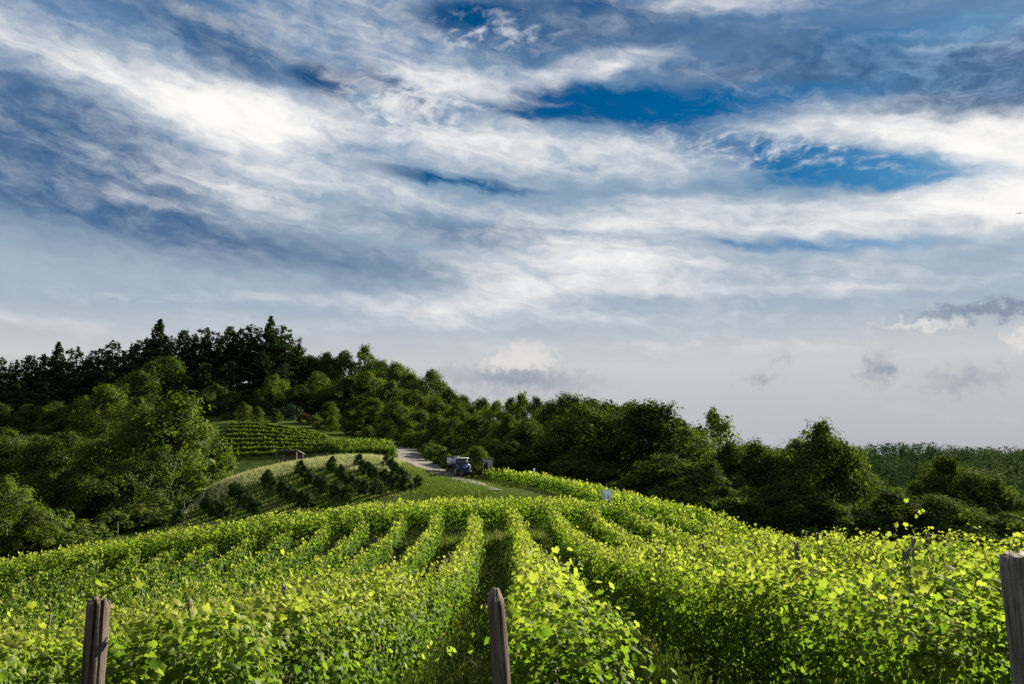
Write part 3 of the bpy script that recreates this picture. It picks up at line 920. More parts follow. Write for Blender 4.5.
def conifer(seed, H, W, ragged=.3, mat='pine'):
    r = np.random.default_rng(seed)
    P, NN, S, T = [], [], [], []
    mb = MB()
    tz = np.linspace(0, 1, 7)
    mb.tube(np.column_stack([.01 * H * np.sin(tz * 3 + seed), .01 * H * np.cos(tz * 2), tz * H * .97 - .3]), .018 * H * (1 - .93 * tz) + .01, 8)
    z = .14 * H
    while z < H * .985:
        t = z / H
        L = W / 2 * ((1 - t) ** (.75 if ragged < .4 else .5)) * (1.05 + (0 if ragged < .4 else .25 * math.sin(z * 1.9 + seed))) + .12
        nb = max(4, int(7 * (1 - t) + 4))
        a0 = r.random() * 6.28
        for b in range(nb):
            if r.random() < .12 * ragged / .3: continue
            a = a0 + b * 2 * PI / nb + r.normal(0, .2)
            l = L * (1 + r.normal(0, ragged * .6)); l = max(.15, l)
            nl = max(6, int(l / (W * .5) * 60) + 6)
            u = np.sqrt((np.arange(nl) + r.random(nl)) / nl)
            rise = r.normal(.05, .12)
            sp = .10 * l + .18
            x = u * l
            pts = np.column_stack([x * math.cos(a), x * math.sin(a), z + rise * x - .10 * x * x / max(l, .3) + r.normal(0, .28, nl)])
            pts[:, :2] += r.normal(0, 1, (nl, 2)) * (sp * (1.1 - u))[:, None]
            if b < 3: mb.tube([(0, 0, z), tuple(pts[np.argmax(u)])], [.012 * H * (1 - t) * .4 + .012, .008], 5)
            P.append(pts)
            NN.append(r.normal(0, .55, (nl, 3)) + np.array([math.cos(a) * .35, math.sin(a) * .35, .7]))
            S.append(np.full(nl, .034 * H) * np.exp(r.normal(0, .25, nl)) * (.75 + .35 * (1 - t)))
            T.append(.45 + r.normal(0, .2, nl) + .25 * (u - .5))
        z += H * .028 * (1 + .5 * r.random())
    top = np.column_stack([r.normal(0, .06, 14), r.normal(0, .06, 14), H * (.94 + .07 * r.random(14))])
    P.append(top); NN.append(r.normal(size=(14, 3)) + np.array([0, 0, .1])); S.append(np.full(14, .035 * H)); T.append(np.full(14, .5))
    pos = np.concatenate(P)
    sets = [place_leaves(pos, np.concatenate(NN), np.concatenate(S), np.concatenate(T), 'clump', r, .15)]
    return join_leaf_sets('crown', sets, M[mat]), mb.mesh('trunk', M['bark'], True)


KINDS = {}
for k_ in range(4): KINDS['broad%d' % k_] = (12.0, 9.5) + lobed_crown(20 + k_, 12, 9.5, 46, 520, .27, .10, 'egg')
for k_ in range(3): KINDS['bright%d' % k_] = (11.0, 9.0) + lobed_crown(40 + k_, 11, 9.0, 44, 520, .26, .08, 'egg', mat='bright')
for k_ in range(2): KINDS['tall%d' % k_] = (15.0, 7.5) + lobed_crown(60 + k_, 15, 7.5, 44, 460, .27, .12, 'tall')
KINDS['willow'] = (12.0, 12.0) + lobed_crown(71, 12, 12, 56, 560, .28, .05, 'dome', mat='bright')
KINDS['airy'] = (15.0, 6.8) + lobed_crown(75, 15, 6.8, 38, 210, .30, .16, 'tall', .6)
for k_ in range(4): KINDS['pine%d' % k_] = (16.0, 7.0) + conifer(80 + k_, 16, 7.0, .5 + .15 * k_)
KINDS['spire'] = (18.0, 6.4) + conifer(91, 18, 6.4, .25)
for k_ in range(3): KINDS['shrub%d' % k_] = (3.0, 3.2) + lobed_crown(110 + k_, 3.0, 3.2, 16, 260, .21, .04, 'dome')
for k_ in range(4): KINDS['orchard%d' % k_] = (2.8, 2.9) + lobed_crown(120 + k_, 2.8, 2.9, 24, 420, .14, .05, 'dome', mat='orchard')
KINDS['rust'] = (3.0, 3.2) + lobed_crown(131, 3.0, 3.2, 14, 180, .22, .04, 'dome', mat='rust')
KINDS['bluegreen'] = (5.0, 5.5) + lobed_crown(133, 5.0, 5.5, 22, 260, .26, .04, 'dome', mat='bluegreen')


def tree(kind, x, y, top_z=None, H=None, W=None, label=None, cat='tree', group=None, name='tree', seed=0, sink=.15):
    """One tree: an Empty at the foot of the trunk > trunk, crown."""
    h0, w0, crown, trunk = KINDS[kind]
    g = gz(x, y)
    if H is None: H = max(1.2, top_z - g)
    W = W or w0 * H / h0
    r = np.random.default_rng(seed)
    root = tag(empty(name, (x, y, g - sink), r.random() * 6.28), label, cat, group)
    sx, sz = W / w0, (H + sink) / h0
    for nm, me in (('trunk', trunk), ('crown', crown)):
        o = link(nm, me, root); o.scale = (sx, sx, sz)
    return root


def top_at(px, py, Y):
    q = at(px, py, Y); return q[0], q[1], q[2]


_sd = [500]


def trees(rows, name, cat, group, labeller):
    """rows: (px, top row, distance, kind, width factor); placed at real distances, as high as seen."""
    for i, (px, py, Y, kind, wf) in enumerate(rows):
        x, y, z = top_at(px, py, Y)
        h = z - gz(x, y)
        h0, w0 = KINDS[kind][:2]
        _sd[0] += 1
        tree(kind, x, y, top_z=z, W=wf * w0 * (max(h, 3) / h0) ** .75 * (h0 / h0), label=labeller(i, px, kind), cat=cat, group=group, name=name, seed=_sd[0])


# the crest of the wooded hill: dark pines, spire-topped pines among them
PINES = [(-40, 362, 228), (-18, 360, 226), (2, 358, 225), (17, 360, 223), (30, 356, 226), (45, 354, 228), (59, 343, 230), (78, 347, 226), (90, 358, 222), (100, 349, 230), (113, 341, 230), (125, 352, 226), (136, 344, 234), (147, 338, 236), (160, 320, 236), (172, 336, 232), (184, 331, 238), (196, 334, 234), (208, 328, 240), (219, 333, 236), (230, 327, 240), (240, 330, 240), (251, 325, 242), (261, 331, 238), (271, 317, 244), (282, 326, 242), (291, 334, 238), (299, 345, 232), (72, 372, 212), (110, 372, 212), (150, 365, 216), (205, 362, 218), (232, 362, 216), (262, 352, 222), (20, 382, 208), (48, 384, 206), (-30, 385, 206), (285, 362, 220), (180, 378, 206)]
main_ = sorted(p for p in PINES if p[2] > 221)
low_ = sorted(p for p in PINES if p[2] <= 221)


def pine_label(i, px, kind):
    idx = [q[0] for q in main_].index(px); t0 = [q[0] for q in main_].index(271)
    if px == 271: return 'tallest spire-topped dark pine on the wooded crest above the hillside vineyard'
    if px == 160: return 'slender spire-topped pine standing proud of the crest, well uphill of the big bright tree'
    d = idx - t0
    return f'dark pine on the wooded crest, {ORD[abs(d)]} ' + ('from the tallest spire towards the gravel track' if d > 0 else 'from the tallest spire away from the gravel track')


def low_pine_label(i, px, kind): return f'dark pine below the crest pines, {ORD[len(low_) - i]} of its tier counting from the track'


GT = 'trees of the wooded hill'
trees([(p[0], p[1], p[2], 'spire' if p[0] in (271, 160, 59) else 'pine%d' % (i % 4), 1.35 + .4 * ((i * 7) % 5) / 5) for i, p in enumerate(main_)], 'pine_tree', 'pine tree', GT, pine_label)
trees([(p[0], p[1], p[2], 'pine%d' % ((i + 2) % 4), 1.35) for i, p in enumerate(low_)], 'pine_tree', 'pine tree', GT, low_pine_label)

# broadleaved trees of the hill's crest toward the road
CREST = [(312, 356, 236, 'broad0', 1.1), (328, 352, 238, 'broad2', 1.0), (345, 352, 238, 'broad1', 1.15), (366, 344, 238, 'tall1', .9), (381, 360, 234, 'broad3', 1.0), (397, 363, 230, 'broad0', 1.0), (413, 374, 226, 'broad2', .8), (432, 371, 224, 'broad1', 1.1), (449, 388, 216, 'broad3', 1.0), (464, 396, 210, 'broad0', .9), (481, 398, 204, 'broad2', 1.0), (497, 402, 198, 'broad1', .9)]
trees(CREST, 'broadleaf_tree', 'tree', GT, lambda i, px, k: 'tall tree standing proud of the leafy skyline between the pines and the track' if px == 366 else ('rounded dark tree bulging above the skyline directly over the gravel track' if px == 432 else f'rounded leafy tree on the skyline, {ORD[i + 1]} past the last pine towards the track'))
MID = [(-35, 405, 190, 'broad1', 1.2), (-5, 402, 190, 'broad0', 1.1), (28, 404, 192, 'broad3', 1.1), (55, 402, 185, 'bright0', 1.0), (85, 396, 185, 'broad2', 1.0), (106, 386, 180, 'bright1', 1.2), (138, 372, 200, 'broad0', 1.3), (168, 357, 215, 'broad3', 1.5), (140, 398, 170, 'broad1', 1.0), (215, 385, 205, 'broad0', 1.1), (236, 392, 205, 'bright2', 1.0), (258, 395, 206, 'broad2', 1.0), (275, 375, 212, 'broad1', 1.0), (300, 385, 208, 'broad3', 1.2), (318, 372, 215, 'broad2', 1.1), (345, 378, 212, 'broad0', 1.3), (368, 372, 214, 'bright0', 1.2), (392, 382, 208, 'broad1', 1.2), (412, 390, 204, 'broad3', 1.2), (436, 398, 196, 'bright1', 1.2), (458, 405, 186, 'broad2', 1.2)]
MID.sort()
trees(MID, 'broadleaf_tree', 'tree', GT, lambda i, px, k: f'{"bright" if k.startswith("bright") else "deep"} green tree halfway up the wooded hill, {ORD[len(MID) - i]} of its tier counting from the track')
EDGE = [(330, 402, 190, 'bright2', 1.0), (352, 408, 186, 'bright0', .9), (372, 398, 190, 'bright1', 1.1), (397, 402, 184, 'bright0', 1.1), (418, 410, 178, 'bright2', 1.1), (436, 415, 170, 'broad0', 1.1), (455, 418, 164, 'bright1', 1.1), (474, 416, 158, 'bright2', 1.1), (493, 422, 152, 'broad3', 1.1), (385, 424, 178, 'broad2', .9), (410, 430, 170, 'broad1', 1.0), (340, 425, 190, 'shrub1', 1.6), (322, 420, 194, 'broad1', .8), (268, 408, 202, 'broad1', .9), (248, 408, 200, 'bright0', .9), (228, 412, 196, 'broad3', 1.0), (285, 410, 204, 'broad0', .8), (450, 437, 152, 'broad2', .9), (470, 440, 146, 'broad1', .9), (425, 440, 158, 'broad0', .9)]
EDGE += [(244, 403, 184, 'broad1', .8), (258, 407, 183, 'bright1', .7), (277, 410, 183, 'broad2', .7), (316, 414, 180, 'broad0', .7), (333, 417, 178, 'bright0', .7), (350, 421, 176, 'broad3', .7), (368, 425, 174, 'broad1', .7)]
EDGE.sort()
trees(EDGE, 'broadleaf_tree', 'tree', GT, lambda i, px, k: f'{"yellow-green" if k.startswith("bright") else "dark green"} tree at the wood foot, {ORD[i + 1]} from the hillside vineyard towards the tractor')
GL = 'trees in the hollow below the orchard'
NEAR = [(180, 396, 120, 'bright1', 1.2), (150, 412, 124, 'broad0', 1.2), (118, 428, 128, 'broad2', 1.2), (95, 440, 130, 'bright2', 1.0), (68, 432, 140, 'broad3', 1.2), (38, 436, 140, 'broad1', 1.2), (8, 430, 142, 'broad0', 1.2), (-25, 436, 140, 'broad2', 1.2), (160, 446, 112, 'broad3', .95), (130, 462, 108, 'broad1', 1.1), (100, 470, 106, 'broad0', 1.1), (70, 470, 108, 'broad3', 1.0), (40, 470, 110, 'broad2', 1.0), (6, 478, 86, 'bright0', 1.0), (36, 508, 86, 'bright2', 1.0), (-30, 480, 90, 'broad2', 1.2)]
NEAR.sort(key=lambda q: -q[0])
_near_lab = {180: 'big sunlit round tree beside the dry grass bank, tallest in the hollow', 6: 'yellow-green sunlit tree at the far end of the crossing vine rows, taller of two', 36: 'small rounded olive-green tree beside the taller sunlit one at the vine rows'}
trees(NEAR, 'broadleaf_tree', 'tree', GL, lambda i, px, k: _near_lab.get(px, f'dense {"bright" if k.startswith("bright") else "dark"} green tree in the hollow, {ORD[i]} away from the big round sunlit tree'))
UNDER = [(60, 508, 92), (85, 520, 94), (112, 512, 98), (140, 505, 102), (165, 500, 106), (74, 536, 88), (52, 530, 88), (100, 532, 94), (172, 512, 100)]
trees([(a, b, c, 'shrub%d' % (i % 3), 1.5) for i, (a, b, c) in enumerate(sorted(UNDER))], 'shrub', 'shrub', 'shrubs at the foot of the hollow', lambda i, px, k: f'low dark shrub under the trees of the hollow, {ORD[i + 1]} counting towards the orchard')

# the dark wall of trees beyond the vines
GR = 'trees of the dark wall beyond the vines'
WALL = [(512, 397, 165, 'tall0', .9), (522, 392, 160, 'tall1', .8), (535, 396, 156, 'tall0', .85), (508, 415, 140, 'broad1', 1.0), (528, 418, 134, 'broad2', 1.1), (549, 402, 150, 'broad0', 1.0), (568, 393, 148, 'broad3', 1.1), (583, 406, 128, 'willow', 1.25), (590, 400, 146, 'broad1', 1.1), (608, 402, 140, 'broad2', 1.1), (628, 404, 134, 'broad0', 1.1), (645, 401, 124, 'broad3', 1.2), (664, 402, 122, 'tall1', 1.4), (682, 428, 114, 'broad1', 1.0), (693, 432, 116, 'bright1', .8), (713, 407, 124, 'airy', 1.1), (728, 440, 112, 'broad2', .9), (752, 442, 114, 'broad0', 1.0), (774, 452, 110, 'broad3', 1.0), (797, 440, 108, 'broad1', .8), (823, 421, 104, 'broad2', .9), (846, 450, 106, 'broad0', .8), (870, 476, 118, 'bright2', .8), (893, 488, 112, 'broad3', .9), (916, 482, 116, 'broad2', .8), (946, 457, 116, 'broad1', 1.1), (972, 470, 112, 'broad3', 1.0), (996, 478, 112, 'bright0', .8), (1020, 500, 108, 'broad0', .9), (1050, 480, 112, 'broad2', 1.1), (1085, 470, 112, 'broad1', 1.1)]
WALL.sort()
_wall_lab = {823: 'tall sunlit oak-shaped tree rising alone above the dark wall near the valley', 713: 'slender airy tree with see-through crown rising above the dark wall', 583: 'broad pale willow-like dome of foliage in front of the dark wall', 946: 'dark rounded tree standing before the far wooded ridge', 664: 'tall ragged tree catching sun, last of the high stretch of wall'}
trees(WALL, 'broadleaf_tree', 'tree', GR, lambda i, px, k: _wall_lab.get(px, f'dark leafy tree in the wall beyond the vines, {ORD[i + 1]} from the tractor end'))
LOW = [(495, 448, 132), (512, 452, 128), (530, 455, 124), (548, 458, 120), (566, 455, 118), (586, 462, 114), (606, 462, 112), (626, 465, 108), (646, 462, 106), (666, 468, 104), (688, 472, 102), (706, 470, 102), (726, 478, 100), (748, 482, 98), (770, 486, 98), (792, 485, 96), (815, 490, 96), (838, 492, 96), (862, 502, 96), (886, 506, 98), (912, 508, 98), (936, 505, 98), (960, 508, 98), (985, 510, 98), (1010, 514, 98), (1036, 512, 98)]
trees([(a, b + [-8, 6, 2, -14, 10, -3, 7, -10, 0, 12][(i * 7) % 10], c, ['broad0', 'tall1', 'broad2', 'broad3', 'tall0', 'broad1'][(i * 5) % 6], 1.5) for i, (a, b, c) in enumerate(LOW)], 'understorey_tree', 'small tree', 'low trees along the field edge', lambda i, px, k: f'low shadowed tree along the edge of the vine field, {ORD[i + 1]} from the tractor end')

# ------------------------------------------------------------------ orchard on the mound
GO = 'round bushes of the orchard on the mound'
OR = [((389, 470, 118), (415, 491, 97), 8, 'beside the track'), ((360, 477, 116), (404, 501, 95), 10, 'second from the track'), ((330, 480, 115), (372, 504, 94), 10, 'third from the track'), ((300, 484, 114), (344, 508, 93), 10, 'fourth from the track'), ((268, 494, 111), (305, 514, 93), 9, 'fifth from the track'), ((237, 503, 108), (254, 519, 94), 7, 'sixth from the track'), ((205, 512, 105), (220, 526, 95), 4, 'seventh from the track'), ((168, 522, 103), (178, 530, 97), 3, 'closest to the hollow')]
oi = 0
for A, B, n, where in OR:
    a, b = at(*A), at(*B)
    for i in range(n):
        u = i / (n - 1)
        p = a + (b - a) * u
        oi += 1
        r = np.random.default_rng(700 + oi)
        h = 1.45 + .45 * r.random()
        tree('orchard%d' % (oi % 4), p[0] + r.normal(0, .25), p[1] + r.normal(0, .3), H=h, W=h * (.80 + .16 * r.random()), label=f'dark orchard bush, {ORD[i + 1]} from the top of the orchard row {where}', cat='bush', group=GO, name='orchard_bush', seed=700 + oi)

for px, py, Y, h, w, kind, lab in ((303, 432, 184, 2.6, 3.2, 'rust', 'rust-coloured bush at the upper edge of the small hillside vineyard'), (290, 426, 192, 3.6, 4.6, 'bluegreen', 'pale blue-green shrub at the foot of the pines above the hillside vineyard'), (146, 531, 99, 2.0, 2.3, 'orchard1', 'lone dark bush by the fence posts below the big sunlit tree')):
    p = at(px, py, Y); tree(kind, p[0], p[1], H=h, W=w, label=lab, cat='bush', name='bush', seed=int(px))
for i, (px, py, Y, h, w) in enumerate(((436, 460, 138, 2.6, 3.6), (443, 465, 132, 2.4, 3.4), (449, 469, 127, 2.2, 3.0), (429, 455, 146, 2.4, 3.4))):
    p = at(px, py, Y); tree('shrub%d' % (i % 3), p[0], p[1], H=h, W=w, label=f'clipped dark shrub on the bank beside the track, {["second", "third", "the one", "first"][i]} ' + ('closest to the trailer' if i == 2 else 'down from the wood'), cat='shrub', group='shrubs on the track bank', name='shrub', seed=60 + i)
p = at(476, 473, 121); tree('bright2', p[0], p[1], H=4.2, W=4.6, label='yellow-green shrub between the tractor and the timber notice frame', cat='shrub', name='shrub', seed=77)

# ------------------------------------------------------------------ small hillside vineyard
GH = 'rows of the small hillside vineyard'
for j in range(8):
    a = at(218 + j * 1.4, 458 - j * 4.3, 153 + 3.3 * j); b = at(350 - j * 4.2, 453 - j * 2.3, 151 + 2.7 * j)
    t = np.linspace(0, 1, 26)
    pts = [(a[0] + (b[0] - a[0]) * u, a[1] + (b[1] - a[1]) * u + 1.5 * math.sin(u * 3.1)) for u in t]
    vine_row(pts, f'thin vine row in the small hillside vineyard, {ORD[j + 1]} up from the lean-to roof', GH, 4000 + j, mat='hill_vine', H=.68, W=.32, low=.05, dens=1.6, tint0=.34)
GS = 'short vine rows above the dry grass bank'
for j in range(9):
    a = at(326 + j * 7.5, 446 - j * .3, 158 - j * .6); b = at(345 + j * 6.2, 455 - j * .5, 141 - j * .2)
    t = np.linspace(0, 1, 8)
    pts = [(a[0] + (b[0] - a[0]) * u, a[1] + (b[1] - a[1]) * u) for u in t]
    vine_row(pts, f'short sunlit vine row above the dry grass bank, {ORD[9 - j]} from the track', GS, 4100 + j, mat='hill_vine', H=1.7, W=.55, low=.1, tint0=.2, dens=1.3)


# ------------------------------------------------------------------ grass
def blades(name, xy, h, w, r, mat, tint, lean=.35):
    n = len(xy)
    z = ground_z(xy) - .03
    a = r.random(n) * 6.28
    dx, dy = np.cos(a), np.sin(a)
    l = r.normal(0, lean, (n, 2)) * h[:, None]
    base = np.column_stack([xy, z])
    v = np.empty((n, 5, 3))
    side = np.column_stack([dx, dy, np.zeros(n)]) * w[:, None]
    v[:, 0] = base - side; v[:, 1] = base + side
    m = base + np.column_stack([l * .35, h * .6])
    v[:, 2] = m + side * .7; v[:, 3] = m - side * .7
    v[:, 4] = base + np.column_stack([l, h])
    i = np.arange(n)[:, None] * 5
    return mesh_np(name, v.reshape(-1, 3), [i + np.array([[0, 1, 2, 3]]), i + np.array([[3, 2, 4]])], mat, {'tint': np.repeat(np.clip(tint, 0, 1), 5)})


def build_grass():
    r = np.random.default_rng(31)
    xs, hs, ws, ts = [], [], [], []
    for k in range(-3, 4):                      # the alleys between the rows
        for lo, hi, per, w, h0 in ((4, 16, 1500, .006, .16), (16, 30, 700, .012, .18), (30, 56, 260, .022, .2)):
            n = int((hi - lo) * per * (1 if k in (-1, 0, 1) else .5))
            y = r.uniform(lo, hi, n)
            x = np.array([0.0] * n) + r.uniform(-1.2, 1.2, n)
            cx = np.array([row_x(k + .5, q) for q in y])
            xs.append(np.column_stack([cx + x, y])); hs.append(h0 * np.exp(r.normal(0, .5, n))); ws.append(np.full(n, w) * np.exp(r.normal(0, .3, n)))
            pat = .5 + .5 * np.sin(y * .8 + k) * np.sin(x * 2.5 + y * .3)
            ts.append(.44 + .38 * pat + r.normal(0, .18, n))
    tag(link('grass', blades('grass', np.concatenate(xs), np.concatenate(hs), np.concatenate(ws), r, M['grass'], np.concatenate(ts))), 'uneven green grass growing in the alleys between the vine rows', 'grass', None, 'stuff')
    # the dry bank along the crest of the mound
    cr = [at(px, py, Y) for px, py, Y in ((196, 500, 113), (220, 484, 118), (250, 473, 121), (290, 465, 124), (335, 459, 127), (372, 458, 125), (395, 462, 124))]
    c = smooth_path(cr, 30)
    n = 90000
    i = r.integers(0, len(c), n)
    xy = c[i] + r.normal(0, .6, (n, 2)) + np.column_stack([np.zeros(n), -r.random(n) * 15 + 4.0])
    h = .30 * np.exp(r.normal(0, .35, n)); pat = .5 + .5 * np.sin(xy[:, 0] * .35) * np.sin(xy[:, 1] * .5 + xy[:, 0] * .1)
    tag(link('dry_grass', blades('dry_grass', xy, h, np.full(n, .035), r, M['dry'], .35 + .35 * pat + r.normal(0, .2, n))), 'pale dry seeding grass along the top of the orchard mound', 'dry grass', None, 'stuff')
    # mown sward under the orchard
    n = 60000
    xy = np.column_stack([r.uniform(-56, -8, n), r.uniform(91, 122, n)])
    pat = .5 + .5 * np.sin(xy[:, 0] * .6 + xy[:, 1] * .45)
    tag(link('orchard_grass', blades('orchard_grass', xy, .16 * np.exp(r.normal(0, .4, n)), np.full(n, .045), r, M['grass'], .55 + .25 * pat + r.normal(0, .12, n))), 'short grass under the orchard bushes on the mound', 'grass', None, 'stuff')
    # rank grass between the track and the vines
    n = 26000
    a = [at(px, py, Y) for px, py, Y in ((414, 484, 102), (428, 484, 103), (442, 489, 98), (455, 494, 93), (464, 499, 88))]
    c = smooth_path(a, 20)
    xy = c[r.integers(0, len(c), n)] + r.normal(0, 1, (n, 2)) * np.array([1.6, 2.6])
    tag(link('tall_grass', blades('tall_grass', xy, .34 * np.exp(r.normal(0, .3, n)), np.full(n, .035), r, M['grass'], .5 + r.normal(0, .2, n))), 'rank bright grass between the gravel track and the vines', 'grass', None, 'stuff')
    n = 14000                                   # verge under the tractor
    a = [at(px, py, Y) for px, py, Y in ((432, 462, 136), (448, 472, 122), (468, 482, 111), (486, 488, 101))]
    c = smooth_path(a, 20)
    xy = c[r.integers(0, len(c), n)] + r.normal(0, 1, (n, 2)) * np.array([1.2, 2.0]) + np.array([2.6, 0])
    tag(link('verge_grass', blades('verge_grass', xy, .22 * np.exp(r.normal(0, .3, n)), np.full(n, .04), r, M['grass'], .68 + r.normal(0, .2, n))), 'short half-dry grass on the verge where the tractor stands', 'grass', None, 'stuff')


build_grass()


# ------------------------------------------------------------------ far wooded ridge
def build_far_wood():
    r = np.random.default_rng(55)
    sets = []
    pts = []
    for (x0, x1, y0, y1, sp) in ((20, 520, 400, 640, 7.6), (60, 360, 235, 400, 8.5)):
        for x in np.arange(x0, x1, sp):
            for y in np.arange(y0, y1, sp):
                if x / y > .85: continue
                pts.append((x + r.normal(0, sp * .33), y + r.normal(0, sp * .33)))
    pts = np.array(pts); z = ground_z(pts)
    dirs = unit(r.normal(size=(4000, 3)))
    for (x, y), g in zip(pts, z):
        h = r.uniform(8.5, 13.5) + 1.5 * math.sin(x * .045) * math.sin(y * .03 + 1); w = r.uniform(3.6, 7.2); n = 150 if y > 400 else 200
        d = dirs[r.integers(0, 4000, n)]; d = d[d[:, 2] > -.45]; n = len(d)
        b = 1 + .2 * np.sin(d[:, 0] * 5 + x) * np.sin(d[:, 1] * 6 + y)
        pos = np.array([x, y, g + h - w * .9]) + d * (w * b * (1 - .3 * r.random(n) ** 2))[:, None] * np.array([1, 1, 1.15])
        nrm = d + r.normal(0, .25, (n, 3))
        sets.append(place_leaves(pos, nrm, np.full(n, 1.15 if y > 400 else .8) * np.exp(r.normal(0, .3, n)), np.full(n, .3 + .25 * math.sin(x * .03 + y * .02) * math.sin(y * .05) + r.uniform(-.25, .35)) + r.normal(0, .1, n), 'clump', r, .3))
    tag(link('far_woods', join_leaf_sets('far_woods', sets, M['far'])), 'far wooded ridge across the valley reading as one mass', 'woods', None, 'stuff')


build_far_wood()

# ------------------------------------------------------------------ posts
M['darkpost'] = pbr('dark_split_wood', (.150, .122, .100), .95, var=(.011, .008, .007), scale=14, stretch=(3.0, 3.0, .16), bump=1.0, detail=10)
M['midpost'] = pbr('weathered_round_wood', (.19, .155, .125), .95, var=(.014, .010, .008), scale=10, stretch=(3, 3, .3), bump=1.0, detail=10)
M['palepost'] = pbr('weathered_grey_wood', (.25, .22, .195), .95, var=(.04, .032, .027), scale=13, stretch=(3, 3, .16), bump=.9, detail=10)


def post_mesh(seed, rad, h, mat, top='flat', groove=None, taper=.9, nseg=56):
    """A split or round trunk section: irregular outline, checks along the grain, worn end."""
    r = np.random.default_rng(seed)
    zs = np.concatenate([np.linspace(-.4, h * .985, 70), [h]])
    ph = r.random(6) * 6.28
    v = []
    for i, z in enumerate(zs):
        u = max(0, z / h)
        for k in range(nseg):
            a = 2 * PI * k / nseg
            rr = rad * (1 - (1 - taper) * u) * (1 + .06 * math.sin(2 * a + ph[0]) + .05 * math.sin(3 * a + ph[1] + z) + .025 * math.sin(7 * a + ph[2] + .7 * z) + .02 * math.sin(11 * a + ph[3]))
            rr *= 1 + .022 * math.sin(z * 9 + 3 * a + ph[1]) * math.sin(z * 4.1 + ph[3]) + .012 * math.sin(17 * a + 1.5 * math.sin(z * 3)) + .010 * r.normal()
            if groove is not None:
                for ga, gd, gw in groove:
                    d = (a - ga - .12 * math.sin(z * 2.2) + PI) % (2 * PI) - PI
                    rr *= 1 - gd * math.exp(-(d / gw) ** 2) * (.5 + .5 * u)
            zz = z
            if i >= len(zs) - 2:
                if top == 'round': zz = z - (.0 if i == len(zs) - 1 else rad * .55); rr *= .55 if i == len(zs) - 1 else .95
                else: zz = z + .016 * math.sin(2 * a + ph[4]) + .010 * math.sin(7 * a + ph[5]) + .006 * math.sin(13 * a); rr *= .94 if i == len(zs) - 1 else 1.02
            v.append((rr * math.cos(a) + .012 * math.sin(z * 2 + ph[5]), rr * math.sin(a), zz))
    n = nseg
    q = [(i * n + k, i * n + (k + 1) % n, (i + 1) * n + (k + 1) % n, (i + 1) * n + k) for i in range(len(zs) - 1) for k in range(n)]
    last = (len(zs) - 1) * n
    v.append((0, 0, (h + (rad * .18 if top == 'round' else -.015))))
    t = [(last + k, last + (k + 1) % n, len(v) - 1) for k in range(n)]
    return mesh_np('wooden_post', np.array(v), [np.array(q), np.array(t)], mat, None, True)


def post(px, py, Y, rad, mat, label, cat='post', lean=(0, 0), **kw):
    p = at(px, py, Y); g = gz(p[0], p[1])
    o = link('wooden_post', post_mesh(int(px), rad, p[2] - g, mat, **kw))
    o.location = (p[0] - math.tan(lean[1]) * (p[2] - g), p[1], g); o.rotation_euler = (lean[0], lean[1], 0)
    tag(o, label, cat, None)
    return o


post(96, 601, 4.7, .064, M['darkpost'], 'dark split wooden post with a deep crack down its face, ending a vine row', groove=[(4.98, .50, .07), (4.25, .14, .06), (5.6, .22, .07), (3.7, .15, .08)], lean=(0, 0), taper=.97)
post(493, 588, 4.45, .056, M['midpost'], 'leaning wooden post with a rounded pale top at the end of a vine row', top='round', groove=[(4.3, .22, .14), (5.1, .28, .10)], lean=(0, -.075), taper=.80)
post(1023, 556, 4.45, .100, M['palepost'], 'broad grey weathered post with a flat sawn top ending a vine row', groove=[(4.5, .18, .06), (4.15, .15, .05), (4.9, .12, .06)], lean=(0, -.03), taper=.96)
GP = 'thin grey trellis posts among the vines'
TP = [(-2, 11.8), (-2, 16), (-8, 35), (-7, 38), (2, 11.4), (2, 16), (2, 24), (3, 16.6), (3, 22), (4, 17.5), (4, 21), (1, 17), (1, 52), (0, 30), (-1, 24), (-4, 30)]
names_ = {-8: 'far down the slope', -7: 'lower on the slope', -4: 'on the falling slope', -2: 'in the row downhill from the split post', -1: 'in the row behind the split post', 0: 'in the row behind the round-topped post', 1: 'in the row behind the broad grey post', 2: 'in the first row beyond the broad grey post', 3: 'in the second row beyond the broad grey post', 4: 'in the third row beyond the broad grey post'}
cnt = {}
MIDP = [post_mesh(900 + k, .045, 1.0, M['greypost'], nseg=12, taper=.95) for k in range(3)]
for me_ in MIDP: me_.name = 'trellis_post'
for i, (k, y) in enumerate(TP):
    cnt[k] = cnt.get(k, 0) + 1
    x = row_x(k, y)
    o = link('trellis_post', MIDP[i % 3]); o.location = (x, y, gz(x, y)); o.scale = (1, 1, 1.86 + .08 * (i % 3)); o.rotation_euler = (.02 * (i % 3 - 1), .03 * ((i * 2) % 3 - 1), i)
    tag(o, f'thin grey trellis post {names_[k]}' + ('' if sum(1 for q in TP if q[0] == k) == 1 else f', {ORD[cnt[k]]} along it'), 'post', GP)


